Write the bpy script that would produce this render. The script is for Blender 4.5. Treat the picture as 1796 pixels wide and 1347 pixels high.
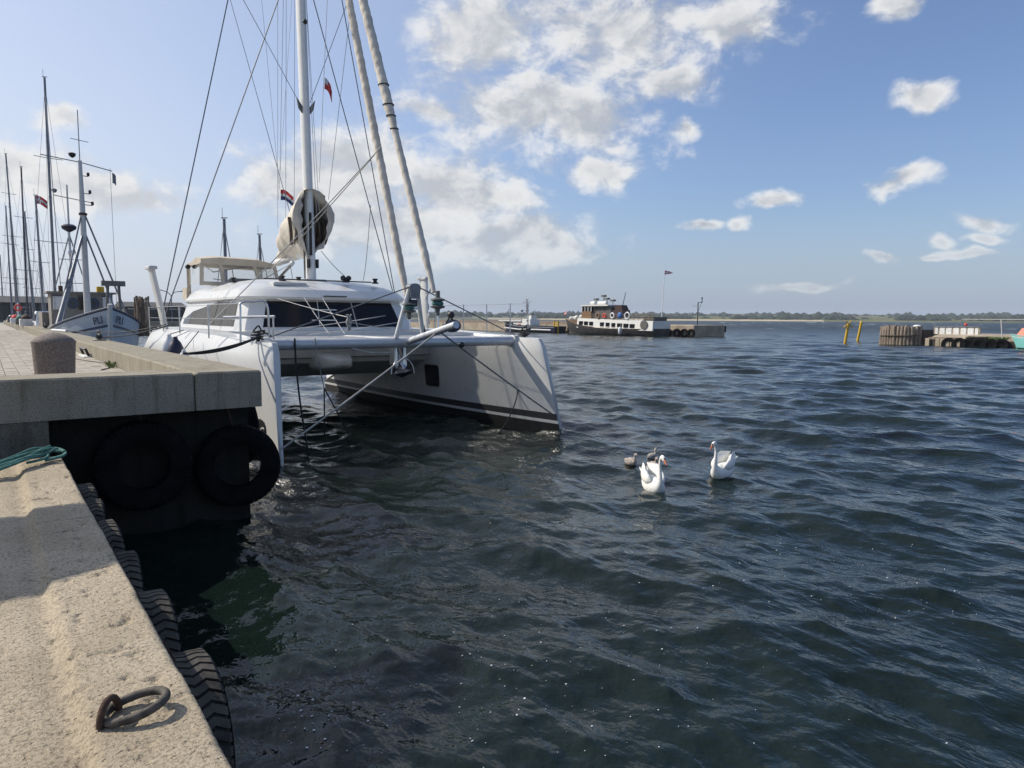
import bpy, math, random
import numpy as np
from mathutils import Matrix, Vector

for o in list(bpy.data.objects): bpy.data.objects.remove(o)
scene = bpy.context.scene
COL = scene.collection
rnd = random.Random(7)
rng = np.random.default_rng(11)
R = math.radians

# ------------------------------------------------------------------ camera
# world: +Y runs along the quay away from the viewer, +X out over the water, z = 0 is the water
PXF, PW, PH = 1250.0, 1796.0, 1347.0
YAW, PITCH, ROLL, CAMZ = R(36.5), math.atan((673.5 - 558) / 1250), R(0.35), 2.8
CAMR = Matrix.Rotation(-YAW, 3, 'Z') @ Matrix.Rotation(math.pi / 2 - PITCH, 3, 'X') @ Matrix.Rotation(ROLL, 3, 'Z')
cam_data = bpy.data.cameras.new('camera')
cam = bpy.data.objects.new('camera', cam_data); COL.objects.link(cam)
cam.matrix_world = Matrix.Translation((0, 0, CAMZ)) @ CAMR.to_4x4()
cam_data.sensor_fit = 'HORIZONTAL'; cam_data.sensor_width = 36; cam_data.lens = 36 * PXF / PW
cam_data.clip_start = 0.05; cam_data.clip_end = 30000
scene.camera = cam
def ray(x, y): return CAMR @ Vector(((x - PW / 2) / PXF, -(y - PH / 2) / PXF, -1))
def on_z(x, y, z): d = ray(x, y); return Vector((0, 0, CAMZ)) + d * ((z - CAMZ) / d.z)
def on_x(x, y, X): d = ray(x, y); return Vector((0, 0, CAMZ)) + d * (X / d.x)
def on_y(x, y, Y): d = ray(x, y); return Vector((0, 0, CAMZ)) + d * (Y / d.y)

# ------------------------------------------------------------------ light
SUN_AZ, SUN_EL = R(-39), R(40)            # azimuth from +Y towards +X
sun_dir = Vector((math.sin(SUN_AZ) * math.cos(SUN_EL), math.cos(SUN_AZ) * math.cos(SUN_EL), math.sin(SUN_EL)))
sd = bpy.data.lights.new('sun', 'SUN'); sd.energy = 4.3; sd.angle = R(0.53); sd.color = (1.0, 0.93, 0.82)
sun = bpy.data.objects.new('sun', sd); COL.objects.link(sun)
sun.rotation_euler = (-sun_dir).to_track_quat('-Z', 'Y').to_euler(); sun.location = sun_dir * 60
scene.view_settings.view_transform = 'Standard'; scene.view_settings.look = 'None'
scene.view_settings.gamma = 1; scene.view_settings.use_curve_mapping = False
scene.view_settings.exposure = 0.12

world = bpy.data.worlds.new('World'); scene.world = world; world.use_nodes = True
WT = world.node_tree; WT.nodes.clear()
def _sock(t, n, i, v):
    if v is None: return
    if isinstance(v, bpy.types.NodeSocket): t.links.new(v, n.inputs[i])
    else: n.inputs[i].default_value = v
def MA(t, op, a, b=None, c=None, clamp=False):
    n = t.nodes.new('ShaderNodeMath'); n.operation = op; n.use_clamp = clamp
    for i, v in enumerate((a, b, c)): _sock(t, n, i, v)
    return n.outputs[0]
def VM(t, op, a, b=None, s=None):
    n = t.nodes.new('ShaderNodeVectorMath'); n.operation = op
    _sock(t, n, 0, a); _sock(t, n, 1, b)
    if s is not None: _sock(t, n, 3, s)
    return n.outputs['Value'] if op in ('LENGTH', 'DOT_PRODUCT') else n.outputs['Vector']
def MR(t, v, a, b, c=0.0, d=1.0, smooth=True):
    n = t.nodes.new('ShaderNodeMapRange'); n.interpolation_type = 'SMOOTHSTEP' if smooth else 'LINEAR'
    n.clamp = True
    for i, q in enumerate((v, a, b, c, d)): _sock(t, n, i, q)
    return n.outputs[0]
def MIX(t, f, a, b, mode='MIX'):
    n = t.nodes.new('ShaderNodeMix'); n.data_type = 'RGBA'; n.blend_type = mode
    _sock(t, n, 0, f); _sock(t, n, 6, a); _sock(t, n, 7, b)
    return n.outputs[2]
def NOISE(t, vec, scale, detail=4, rough=0.55, lac=2.0, dist=0.0):
    n = t.nodes.new('ShaderNodeTexNoise')
    if vec is not None: t.links.new(vec, n.inputs['Vector'])
    n.inputs['Scale'].default_value = scale; n.inputs['Detail'].default_value = detail
    n.inputs['Roughness'].default_value = rough; n.inputs['Lacunarity'].default_value = lac
    n.inputs['Distortion'].default_value = dist
    return n.outputs['Fac']
def c4(c): return (c[0], c[1], c[2], 1.0)

def build_sky():
    t = WT
    tc = t.nodes.new('ShaderNodeTexCoord'); d = tc.outputs['Generated']
    sky = t.nodes.new('ShaderNodeTexSky'); sky.sky_type = 'NISHITA'; sky.sun_disc = False
    sky.sun_elevation = SUN_EL; sky.sun_rotation = SUN_AZ; sky.air_density = 1.0; sky.dust_density = 1.5; sky.ozone_density = 2.8
    sky.altitude = 0
    t.links.new(d, sky.inputs['Vector'])
    base = VM(t, 'MULTIPLY', sky.outputs[0], (0.118, 0.120, 0.134))
    sep = t.nodes.new('ShaderNodeSeparateXYZ'); t.links.new(d, sep.inputs[0])
    x, y, z = sep.outputs
    az = MA(t, 'ARCTAN2', x, y); el = MA(t, 'ARCSINE', z)
    # warped angular coordinates
    cmb = t.nodes.new('ShaderNodeCombineXYZ'); t.links.new(az, cmb.inputs[0]); t.links.new(el, cmb.inputs[1])
    wn = t.nodes.new('ShaderNodeTexNoise'); t.links.new(d, wn.inputs['Vector'])
    wn.inputs['Scale'].default_value = 11; wn.inputs['Detail'].default_value = 3
    w = VM(t, 'SCALE', VM(t, 'SUBTRACT', wn.outputs['Color'], (0.5, 0.5, 0.5)), s=0.055)
    P = VM(t, 'ADD', cmb.outputs[0], w)
    # cloud places: centre and half-size, in pixels of a 1796 px wide view, turned into azimuth / elevation
    clouds = [(845, 62, 118, 72), (1090, 55, 205, 110), (1285, 40, 110, 66), (930, 190, 175, 80), (1030, 225, 130, 85),
              (760, 192, 62, 30), (1180, 150, 70, 42), (1045, 305, 58, 28), (1197, 230, 26, 22), (630, 290, 120, 80),
              (800, 335, 150, 62), (690, 400, 190, 75), (910, 425, 160, 45), (540, 320, 110, 70), (1625, 175, 52, 28),
              (1585, 322, 58, 23), (1350, 350, 46, 14), (1240, 398, 34, 11), (1300, 393, 22, 13), (1738, 383, 58, 18),
              (1730, 412, 44, 9), (1545, 453, 30, 8), (1620, 447, 24, 7), (95, 212, 58, 24), (110, 330, 190, 62),
              (245, 350, 90, 32), (1575, 12, 45, 30), (1690, 440, 70, 9), (1400, 498, 90, 7), (10, 300, 110, 60), (1640, 422, 28, 9)]
    best = None
    for cx, cy, rx, ry in clouds:
        v = ray(cx, cy).normalized(); v2 = ray(cx + rx, cy).normalized(); v3 = ray(cx, cy - ry).normalized()
        a, e = math.atan2(v.x, v.y), math.asin(v.z)
        ra, re = abs(math.atan2(v2.x, v2.y) - a), abs(math.asin(v3.z) - e)
        q = VM(t, 'LENGTH', VM(t, 'MULTIPLY', VM(t, 'SUBTRACT', P, (a, e, 0)), (1 / ra, 1 / re, 0)))
        m = MA(t, 'SUBTRACT', 1.0, q)
        best = m if best is None else MA(t, 'MAXIMUM', best, m)
    best = MA(t, 'MAXIMUM', best, -1.2)
    # the rest of the sky: scattered clouds of the same kind, outside the part listed above
    gen = MR(t, NOISE(t, VM(t, 'MULTIPLY', d, (1, 1, 2.2)), 3.4, 3, 0.5), 0.5, 0.75, -1.0, 0.8, smooth=False)
    away = MA(t, 'MAXIMUM', MR(t, MA(t, 'ABSOLUTE', MA(t, 'SUBTRACT', az, YAW)), 0.63, 0.72), MR(t, el, 0.44, 0.52))
    gen = MA(t, 'ADD', MA(t, 'MULTIPLY', gen, away), MA(t, 'MULTIPLY', MA(t, 'SUBTRACT', 1.0, away), -1.2))
    body = MA(t, 'MAXIMUM', best, gen)
    st = VM(t, 'MULTIPLY', d, (1, 1, 1.5))
    f1 = NOISE(t, st, 15, 9, 0.6, 2.1, 0.25)
    off = VM(t, 'ADD', st, tuple(sun_dir * 0.035))
    f2 = NOISE(t, off, 15, 5, 0.55, 2.1, 0.25)
    dens = MA(t, 'ADD', MA(t, 'MULTIPLY', body, 1.45), MA(t, 'MULTIPLY', MA(t, 'SUBTRACT', f1, 0.495), 3.9))
    alpha = MR(t, dens, -0.45, 0.95)
    thick = MR(t, dens, 0.35, 1.45)
    lit = MR(t, MA(t, 'ADD', MA(t, 'SUBTRACT', f1, f2), MA(t, 'MULTIPLY', thick, -0.05)), -0.17, 0.10)
    ccol = MIX(t, lit, (0.43, 0.46, 0.51, 1), (0.86, 0.85, 0.83, 1))
    ccol = MIX(t, MA(t, 'MULTIPLY', thick, 0.40), ccol, (0.42, 0.445, 0.49, 1))
    # clouds lose contrast low in the sky
    low = MR(t, el, 0.0, 0.16, 0.35, 0.93)
    near = MR(t, VM(t, 'DOT_PRODUCT', d, tuple(sun_dir)), 0.05, 0.95)          # hazy air brightens towards the sun
    ccol = MIX(t, MA(t, 'MULTIPLY', near, 0.5), ccol, (0.80, 0.79, 0.78, 1))
    hz = MR(t, z, -0.01, MR(t, near, 0, 1, 0.17, 0.42), 1, 0)
    hcol = MIX(t, near, (0.36, 0.455, 0.62, 1), (0.74, 0.76, 0.79, 1))
    base2 = MIX(t, MA(t, 'MULTIPLY', near, 0.58), base, (0.60, 0.67, 0.78, 1))
    base2 = MIX(t, MA(t, 'MULTIPLY', hz, MR(t, near, 0, 1, 0.62, 0.85)), base2, hcol)
    col = MIX(t, MA(t, 'MULTIPLY', alpha, low), base2, ccol)
    bg = t.nodes.new('ShaderNodeBackground'); t.links.new(col, bg.inputs[0]); bg.inputs[1].default_value = 1.0
    out = t.nodes.new('ShaderNodeOutputWorld'); t.links.new(bg.outputs[0], out.inputs[0])
build_sky()

# ------------------------------------------------------------------ materials
MATS = {}
def mat(name, col, rough=0.5, metal=0.0, var=0.12, vs=4.0, bump=0.0, bs=30.0, col2=None, spec=0.5, coat=0.0, stretch=(1, 1, 1), grime=0.0):
    if name in MATS: return MATS[name]
    m = bpy.data.materials.new(name); m.use_nodes = True; t = m.node_tree
    b = t.nodes['Principled BSDF']
    tc = t.nodes.new('ShaderNodeTexCoord'); v = VM(t, 'MULTIPLY', tc.outputs['Object'], stretch)
    c2 = col2 if col2 else tuple(max(0, q * (1 - 2.2 * var)) for q in col)
    n = NOISE(t, v, vs, 6, 0.6)
    cc = MIX(t, MR(t, n, 0.35, 0.7), c4(col), c4(c2))
    if grime:
        g = MR(t, NOISE(t, VM(t, 'MULTIPLY', tc.outputs['Object'], (3, 3, 0.35)), 3.0, 7, 0.65), 0.52, 0.72)
        cc = MIX(t, MA(t, 'MULTIPLY', g, grime), cc, c4((col[0] * .32, col[1] * .27, col[2] * .2)))
    t.links.new(cc, b.inputs['Base Color'])
    rr = MR(t, NOISE(t, v, vs * 3.1, 4), 0.3, 0.7, max(0.02, rough * 0.85), min(1, rough * 1.15), smooth=False)
    t.links.new(rr, b.inputs['Roughness']); b.inputs['Metallic'].default_value = metal
    b.inputs['Specular IOR Level'].default_value = spec
    if coat: b.inputs['Coat Weight'].default_value = coat; b.inputs['Coat Roughness'].default_value = 0.12
    if bump:
        bn = t.nodes.new('ShaderNodeBump'); bn.inputs['Strength'].default_value = 1.0; bn.inputs['Distance'].default_value = bump
        t.links.new(NOISE(t, v, bs, 5, 0.65), bn.inputs['Height']); t.links.new(bn.outputs[0], b.inputs['Normal'])
    MATS[name] = m; return m

mat('gelcoat', (0.63, 0.63, 0.61), 0.30, var=0.008, vs=1.5, coat=0.1)
mat('gelcoat_dull', (0.52, 0.52, 0.50), 0.45, var=0.05)
mat('antifoul', (0.012, 0.012, 0.014), 0.7)
mat('stripe', (0.05, 0.05, 0.055), 0.4)
mat('glass_dark', (0.006, 0.007, 0.010), 0.15, var=0.0, spec=0.35)
mat('glass_grey', (0.085, 0.083, 0.078), 0.5, var=0.1, vs=2, spec=0.15)
mat('steel', (0.62, 0.62, 0.62), 0.22, 1.0, var=0.05)
mat('alu', (0.56, 0.57, 0.59), 0.45, 0.4, var=0.05)
mat('alu_white', (0.74, 0.74, 0.71), 0.35, var=0.04)
mat('black_plastic', (0.018, 0.018, 0.02), 0.5)
mat('rope_black', (0.02, 0.02, 0.022), 0.8, bump=0.003, bs=120)
mat('rope_grey', (0.42, 0.41, 0.38), 0.8, bump=0.003, bs=120)
mat('rope_white', (0.62, 0.61, 0.58), 0.8, bump=0.003, bs=120)
mat('rope_green', (0.06, 0.20, 0.17), 0.75, var=0.2, vs=20, bump=0.004, bs=150)
mat('wire', (0.16, 0.17, 0.19), 0.4, 0.5)
mat('canvas', (0.56, 0.49, 0.39), 0.9, var=0.08, vs=3, bump=0.012, bs=9)
mat('sailcloth', (0.64, 0.58, 0.49), 0.9, var=0.10, vs=2, bump=0.02, bs=7)
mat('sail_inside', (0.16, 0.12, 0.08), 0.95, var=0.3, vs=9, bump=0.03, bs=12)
mat('netting', (0.78, 0.77, 0.74), 0.8)
mat('navy', (0.012, 0.016, 0.045), 0.45)
mat('fender_white', (0.72, 0.73, 0.73), 0.4, grime=0.2)
mat('rubber', (0.007, 0.007, 0.0075), 0.95, spec=0.15, var=0.3, vs=6, bump=0.004, bs=40)
mat('rubber_dusty', (0.085, 0.076, 0.064), 0.92, var=0.35, vs=5, bump=0.006, bs=35)
mat('rust', (0.085, 0.045, 0.028), 0.85, var=0.35, vs=12, bump=0.004, bs=60)
mat('iron', (0.115, 0.10, 0.082), 0.75, 0.2, var=0.3, vs=25, bump=0.002, bs=90)
mat('galv', (0.20, 0.20, 0.19), 0.6, 0.5, var=0.2, vs=15, bump=0.002, bs=60)
mat('granite', (0.24, 0.195, 0.17), 0.85, var=0.25, vs=45, bump=0.006, bs=60)
mat('paver', (0.42, 0.375, 0.31), 0.9, var=0.12, vs=3, bump=0.003, bs=60)
mat('paver_joint', (0.17, 0.15, 0.12), 0.95, var=0.2, vs=20)
mat('swan', (0.80, 0.79, 0.74), 0.85, var=0.03, vs=9, bump=0.012, bs=30)
mat('swan_neck', (0.76, 0.72, 0.60), 0.85, var=0.05, vs=12)
mat('bill', (0.55, 0.13, 0.035), 0.5)
mat('cygnet', (0.46, 0.40, 0.35), 0.9, var=0.15, vs=18, bump=0.008, bs=40)
mat('pli_blue', (0.48, 0.54, 0.60), 0.5, var=0.06, vs=2, grime=0.25)
mat('pli_white', (0.62, 0.62, 0.60), 0.5, var=0.05, grime=0.2)
mat('pli_dark', (0.05, 0.07, 0.11), 0.5)
mat('pli_house', (0.25, 0.23, 0.20), 0.7, var=0.1, grime=0.2)
mat('red', (0.74, 0.07, 0.055), 0.7)
mat('white', (0.78, 0.78, 0.76), 0.6, grime=0.1)
mat('flag_blue', (0.03, 0.05, 0.16), 0.7)
mat('yellow', (0.62, 0.38, 0.012), 0.5, var=0.1, grime=0.25)
mat('ship_black', (0.022, 0.022, 0.026), 0.55, var=0.1, grime=0.0, col2=(0.06, 0.055, 0.05), vs=1.3, stretch=(1, 1, .4))
mat('ship_white', (0.72, 0.71, 0.66), 0.6, var=0.05, grime=0.25)
mat('ship_brown', (0.24, 0.13, 0.055), 0.6, var=0.2)
mat('ship_grey', (0.13, 0.12, 0.11), 0.7, var=0.2)
mat('funnel', (0.045, 0.018, 0.016), 0.6)
mat('teal', (0.22, 0.55, 0.52), 0.4, var=0.04)
mat('coral', (0.72, 0.27, 0.19), 0.8, var=0.08)
mat('timber', (0.27, 0.215, 0.165), 0.9, var=0.28, vs=3, bump=0.02, bs=6, stretch=(3, 3, .5))
mat('timber_dark', (0.06, 0.05, 0.042), 0.9, var=0.3, vs=3)
mat('mole_concrete', (0.42, 0.35, 0.26), 0.95, var=0.16, vs=.5, bump=0.03, bs=3, grime=0.35)
mat('shed', (0.09, 0.082, 0.075), 0.8, var=0.15)
mat('shed_roof', (0.07, 0.068, 0.068), 0.8)
mat('foam', (0.70, 0.72, 0.72), 0.7)
mat('grass', (0.10, 0.15, 0.03), 0.8)
mat('mast_dark', (0.05, 0.055, 0.07), 0.5)
mat('mast_grey', (0.22, 0.23, 0.25), 0.45, 0.3)
mat('far_trees', (0.040, 0.055, 0.032), 1.0, var=0.3, vs=.02, spec=0.1)
mat('far_field', (0.15, 0.15, 0.06), 1.0, var=0.2, vs=.005, spec=0.1)
mat('sand', (0.50, 0.42, 0.27), 1.0, var=0.1, vs=.01, spec=0.1)
mat('orange', (0.55, 0.12, 0.03), 0.6)
mat('blue_ball', (0.03, 0.12, 0.35), 0.6)

def clear_vinyl():
    m = bpy.data.materials.new('clear_vinyl'); m.use_nodes = True; t = m.node_tree
    b = t.nodes['Principled BSDF']; b.inputs['Base Color'].default_value = (0.75, 0.73, 0.7, 1); b.inputs['Roughness'].default_value = 0.3
    tr = t.nodes.new('ShaderNodeBsdfTransparent'); tr.inputs[0].default_value = (0.93, 0.92, 0.9, 1)
    mx = t.nodes.new('ShaderNodeMixShader'); mx.inputs[0].default_value = 0.22
    t.links.new(tr.outputs[0], mx.inputs[1]); t.links.new(b.outputs[0], mx.inputs[2])
    t.links.new(mx.outputs[0], t.nodes['Material Output'].inputs[0]); MATS['vinyl'] = m
clear_vinyl()

def concrete(name, colA, colB, agg, agg_scale, stain=0.0, pit=0.006, moss=0.0):
    m = bpy.data.materials.new(name); m.use_nodes = True; t = m.node_tree; b = t.nodes['Principled BSDF']
    tc = t.nodes.new('ShaderNodeTexCoord'); v = tc.outputs['Object']
    c = MIX(t, MR(t, NOISE(t, v, 1.6, 6, 0.65), 0.35, 0.68), c4(colA), c4(colB))
    c = MIX(t, MR(t, NOISE(t, v, 7, 5, 0.6), 0.55, 0.72, 0, 0.5), c, c4(tuple(q * .72 for q in colB)))
    fine = NOISE(t, v, 60, 5, 0.7)
    c = MIX(t, MR(t, fine, 0.44, 0.66, 0, 0.8), c, c4(tuple(q * .42 for q in colB)))
    vo = t.nodes.new('ShaderNodeTexVoronoi'); vo.feature = 'F1'; vo.inputs['Scale'].default_value = agg_scale
    t.links.new(v, vo.inputs['Vector'])
    spk = MR(t, vo.outputs['Distance'], 0.16, 0.30, 1, 0)
    sel = t.nodes.new('ShaderNodeSeparateColor'); t.links.new(vo.outputs['Color'], sel.inputs[0])
    on = MR(t, sel.outputs[0], 0.5, 0.56)
    stone = MIX(t, sel.outputs[1], (colA[0] * .55, colA[1] * .52, colA[2] * .5, 1), (colA[0] * 1.45, colA[1] * 1.4, colA[2] * 1.35, 1))
    c = MIX(t, MA(t, 'MULTIPLY', MA(t, 'MULTIPLY', spk, on), agg), c, stone)
    if stain:
        s = MR(t, NOISE(t, VM(t, 'MULTIPLY', v, (2.2, 2.2, 0.22)), 2.4, 7, 0.65), 0.48, 0.70)
        c = MIX(t, MA(t, 'MULTIPLY', s, stain), c, c4((colB[0] * .42, colB[1] * .38, colB[2] * .30)))
    if moss:
        s = MR(t, NOISE(t, v, 1.1, 7, 0.7), 0.55, 0.72)
        c = MIX(t, MA(t, 'MULTIPLY', s, moss), c, (0.13, 0.13, 0.04, 1))
    t.links.new(c, b.inputs['Base Color']); b.inputs['Roughness'].default_value = 0.92; b.inputs['Specular IOR Level'].default_value = 0.25
    h = MA(t, 'ADD', MA(t, 'MULTIPLY', fine, 0.8), MA(t, 'MULTIPLY', MA(t, 'MULTIPLY', spk, on), 0.5))
    h = MA(t, 'ADD', h, MA(t, 'MULTIPLY', MR(t, NOISE(t, v, 38, 3, 0.5), 0.62, 0.72, 0, -1), 0.9))
    bn = t.nodes.new('ShaderNodeBump'); bn.inputs['Distance'].default_value = pit; bn.inputs['Strength'].default_value = 1.0
    t.links.new(h, bn.inputs['Height']); t.links.new(bn.outputs[0], b.inputs['Normal'])
    MATS[name] = m
concrete('quay_old', (0.51, 0.430, 0.315), (0.41, 0.340, 0.24), 1.0, 85, pit=0.011)
concrete('quay_beam', (0.36, 0.32, 0.25), (0.29, 0.26, 0.20), 0.25, 90, stain=0.55, pit=0.002, moss=0.25)
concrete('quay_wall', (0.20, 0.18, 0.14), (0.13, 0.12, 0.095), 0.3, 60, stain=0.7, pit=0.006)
concrete('quay_shade', (0.035, 0.032, 0.026), (0.022, 0.020, 0.017), 0.3, 60, stain=0.5, pit=0.006)  # recess wall concrete, deep shade under the kerb painted into its colour

# ------------------------------------------------------------------ mesh helpers
ORG = {}
class MB:
    def __init__(s): s.v = []; s.f = []; s.m = []
    def add(s, vs, fs, mi=0):
        k = len(s.v); s.v += [tuple(q) for q in vs]; s.f += [tuple(i + k for i in f) for f in fs]; s.m += [mi] * len(fs); return s
    def box(s, x0, x1, y0, y1, z0, z1, mi=0):
        vs = [(x, y, z) for z in (z0, z1) for y in (y0, y1) for x in (x0, x1)]
        return s.add(vs, [(0, 2, 3, 1), (4, 5, 7, 6), (0, 1, 5, 4), (2, 6, 7, 3), (0, 4, 6, 2), (1, 3, 7, 5)], mi)
    def bbox(s, x0, x1, y0, y1, z0, z1, b=0.01, mi=0):
        """box with a chamfer along the vertical and top edges"""
        rings = []
        for z, i in ((z0, 0), (z1 - b, 0), (z1, b)):
            a0, a1, c0, c1 = x0 + i, x1 - i, y0 + i, y1 - i
            rings.append([(a0 + b, c0, z), (a1 - b, c0, z), (a1, c0 + b, z), (a1, c1 - b, z), (a1 - b, c1, z), (a0 + b, c1, z), (a0, c1 - b, z), (a0, c0 + b, z)])
        return s.loft(rings, True, True, True, mi)
    def loft(s, rings, closed=True, cap0=True, cap1=True, mi=0, mis=None):
        n = len(rings[0]); k = len(s.v)
        for r in rings: s.v += [tuple(q) for q in r]
        for i in range(len(rings) - 1):
            for j in range(n if closed else n - 1):
                a, b = k + i * n + j, k + i * n + (j + 1) % n
                s.f.append((a, b, b + n, a + n)); s.m.append(mis[j] if mis else mi)
        if closed and cap0: s.f.append(tuple(k + j for j in range(n))[::-1]); s.m.append(mi)
        if closed and cap1: s.f.append(tuple(k + (len(rings) - 1) * n + j for j in range(n))); s.m.append(mi)
        return s
    def tube(s, path, r, n=8, mi=0, flat=1.0, caps=True):
        P = [Vector(p) for p in path]; L = len(P)
        rs = r if hasattr(r, '__len__') else [r] * L
        T = [(P[min(i + 1, L - 1)] - P[max(i - 1, 0)]).normalized() for i in range(L)]
        up = Vector((0, 0, 1)) if abs(T[0].z) < 0.9 else Vector((1, 0, 0))
        N = (up - T[0] * up.dot(T[0])).normalized(); rings = []
        for i in range(L):
            N = (N - T[i] * N.dot(T[i])).normalized(); B = T[i].cross(N)
            rings.append([P[i] + (N * math.cos(2 * math.pi * j / n) + B * math.sin(2 * math.pi * j / n) * flat) * rs[i] for j in range(n)])
        return s.loft(rings, True, caps, caps, mi)
    def lathe(s, prof, n=16, c=(0, 0, 0), axis='Z', mi=0, caps=True):
        rings = []
        for r, h in prof:
            ring = []
            for j in range(n):
                a = 2 * math.pi * j / n; u, w = r * math.cos(a), r * math.sin(a)
                p = {'Z': (u, w, h), 'Y': (u, h, -w), 'X': (h, u, w)}[axis]
                ring.append((p[0] + c[0], p[1] + c[1], p[2] + c[2]))
            rings.append(ring)
        return s.loft(rings, True, caps, caps, mi)
    def sphere(s, c, r, n=12, m=8, sc=(1, 1, 1), mi=0):
        rings = []
        for i in range(m + 1):
            a = math.pi * (i + 0.0) / m; rr = max(math.sin(a), 0.02)
            rings.append([(c[0] + sc[0] * r * rr * math.cos(2 * math.pi * j / n), c[1] + sc[1] * r * rr * math.sin(2 * math.pi * j / n), c[2] - sc[2] * r * math.cos(a)) for j in range(n)])
        return s.loft(rings, True, True, True, mi)
    def quad(s, a, b, c, d, mi=0): return s.add([a, b, c, d], [(0, 1, 2, 3)], mi)
    def prism(s, poly, d, mi=0):
        d = Vector(d); a = [Vector(p) for p in poly]; n = len(a)
        return s.add(a + [p + d for p in a], [tuple(range(n))[::-1], tuple(range(n, 2 * n))] + [(i, (i + 1) % n, n + (i + 1) % n, n + i) for i in range(n)], mi)
    def mesh(s, name, mats, org=(0, 0, 0), smooth=0.0):
        me = bpy.data.meshes.new(name)
        me.from_pydata([(v[0] - org[0], v[1] - org[1], v[2] - org[2]) for v in s.v], [], s.f)
        for q in (mats if isinstance(mats, (list, tuple)) else [mats]): me.materials.append(MATS[q] if isinstance(q, str) else q)
        me.polygons.foreach_set('material_index', s.m)
        fix_normals(me)
        if smooth: me.polygons.foreach_set('use_smooth', [True] * len(me.polygons)); me.set_sharp_from_angle(angle=R(smooth))
        me.update(); return me
    def build(s, name, mats, parent=None, org=None, smooth=0.0, **kw):
        if parent is not None: org = ORG[parent]
        elif org is None:
            a = np.array(s.v); org = ((a[:, 0].min() + a[:, 0].max()) / 2, (a[:, 1].min() + a[:, 1].max()) / 2, a[:, 2].min())
        o = bpy.data.objects.new(name, s.mesh(name, mats, org, smooth)); COL.objects.link(o)
        if parent is not None: o.parent = parent
        else: o.location = org
        ORG[o] = org
        return tag(o, **kw)
import bmesh
def fix_normals(me):
    bm = bmesh.new(); bm.from_mesh(me); bmesh.ops.recalc_face_normals(bm, faces=bm.faces); bm.to_mesh(me); bm.free()
def tag(o, label=None, cat=None, group=None, kind=None):
    if label: o['label'] = label
    if cat: o['category'] = cat
    if group: o['group'] = group
    if kind: o['kind'] = kind
    return o
def thing(name, loc, label, cat, group=None):
    o = bpy.data.objects.new(name, None); COL.objects.link(o); o.location = loc; ORG[o] = tuple(loc); o.empty_display_size = 0.2
    return tag(o, label, cat, group)
def share(name, me, parent, loc, rot=None, scale=None, **kw):
    """another object on the same mesh; loc in world space"""
    o = bpy.data.objects.new(name, me); COL.objects.link(o)
    if parent is not None:
        o.parent = parent; g = ORG[parent]; o.location = (loc[0] - g[0], loc[1] - g[1], loc[2] - g[2])
    else: o.location = loc
    if rot: o.rotation_euler = rot
    if scale: o.scale = scale
    ORG[o] = tuple(loc); return tag(o, **kw)
def copy_thing(root, loc, rotz=None, label=None, group=None):
    r = root.copy(); COL.objects.link(r); r.location = loc; ORG[r] = tuple(loc)
    if rotz is not None: r.rotation_euler = (0, 0, rotz)
    if label: r['label'] = label
    if group: r['group'] = group
    for ch in list(root.children):
        c = ch.copy(); COL.objects.link(c); c.parent = r
        for g in list(ch.children):
            e = g.copy(); COL.objects.link(e); e.parent = c
    return r
def sag(p0, p1, s=0.0, n=12):
    a, b = Vector(p0), Vector(p1)
    return [a.lerp(b, i / n) + Vector((0, 0, -4 * s * (i / n) * (1 - i / n))) for i in range(n + 1)]
def spline(pts, n=8):
    P = [Vector(p) for p in pts]; out = []
    for i in range(len(P) - 1):
        p0, p1, p2, p3 = P[max(i - 1, 0)], P[i], P[i + 1], P[min(i + 2, len(P) - 1)]
        for k in range(n):
            t = k / n
            out.append(0.5 * ((2 * p1) + (p2 - p0) * t + (2 * p0 - 5 * p1 + 4 * p2 - p3) * t * t + (3 * p1 - p0 - 3 * p2 + p3) * t ** 3))
    return out + [P[-1]]
def text_mesh(name, s, size, mats, M, extrude=0.004):
    cu = bpy.data.curves.new(name, 'FONT'); cu.body = s; cu.size = size; cu.extrude = extrude; cu.align_x = 'CENTER'; cu.align_y = 'CENTER'
    o = bpy.data.objects.new(name, cu); me = bpy.data.meshes.new_from_object(o); bpy.data.objects.remove(o)
    me.transform(M); me.materials.clear(); me.materials.append(MATS[mats]); me.name = name; return me
VG = {}
def vnoise(x, y, seed=0):
    """value noise on arrays, 0..1"""
    if seed not in VG: VG[seed] = np.random.default_rng(seed).random((256, 256))
    g = VG[seed]
    xi, yi = np.floor(x).astype(int), np.floor(y).astype(int); fx, fy = x - xi, y - yi
    fx = fx * fx * (3 - 2 * fx); fy = fy * fy * (3 - 2 * fy)
    q = lambda a, b: g[a % 256, b % 256]
    return (q(xi, yi) * (1 - fx) + q(xi + 1, yi) * fx) * (1 - fy) + (q(xi, yi + 1) * (1 - fx) + q(xi + 1, yi + 1) * fx) * fy
def fbm(x, y, o=5, seed=0): return sum(vnoise(x * 2 ** i, y * 2 ** i, seed + i) * 0.5 ** i for i in range(o)) / (2 - 0.5 ** (o - 1))
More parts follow.
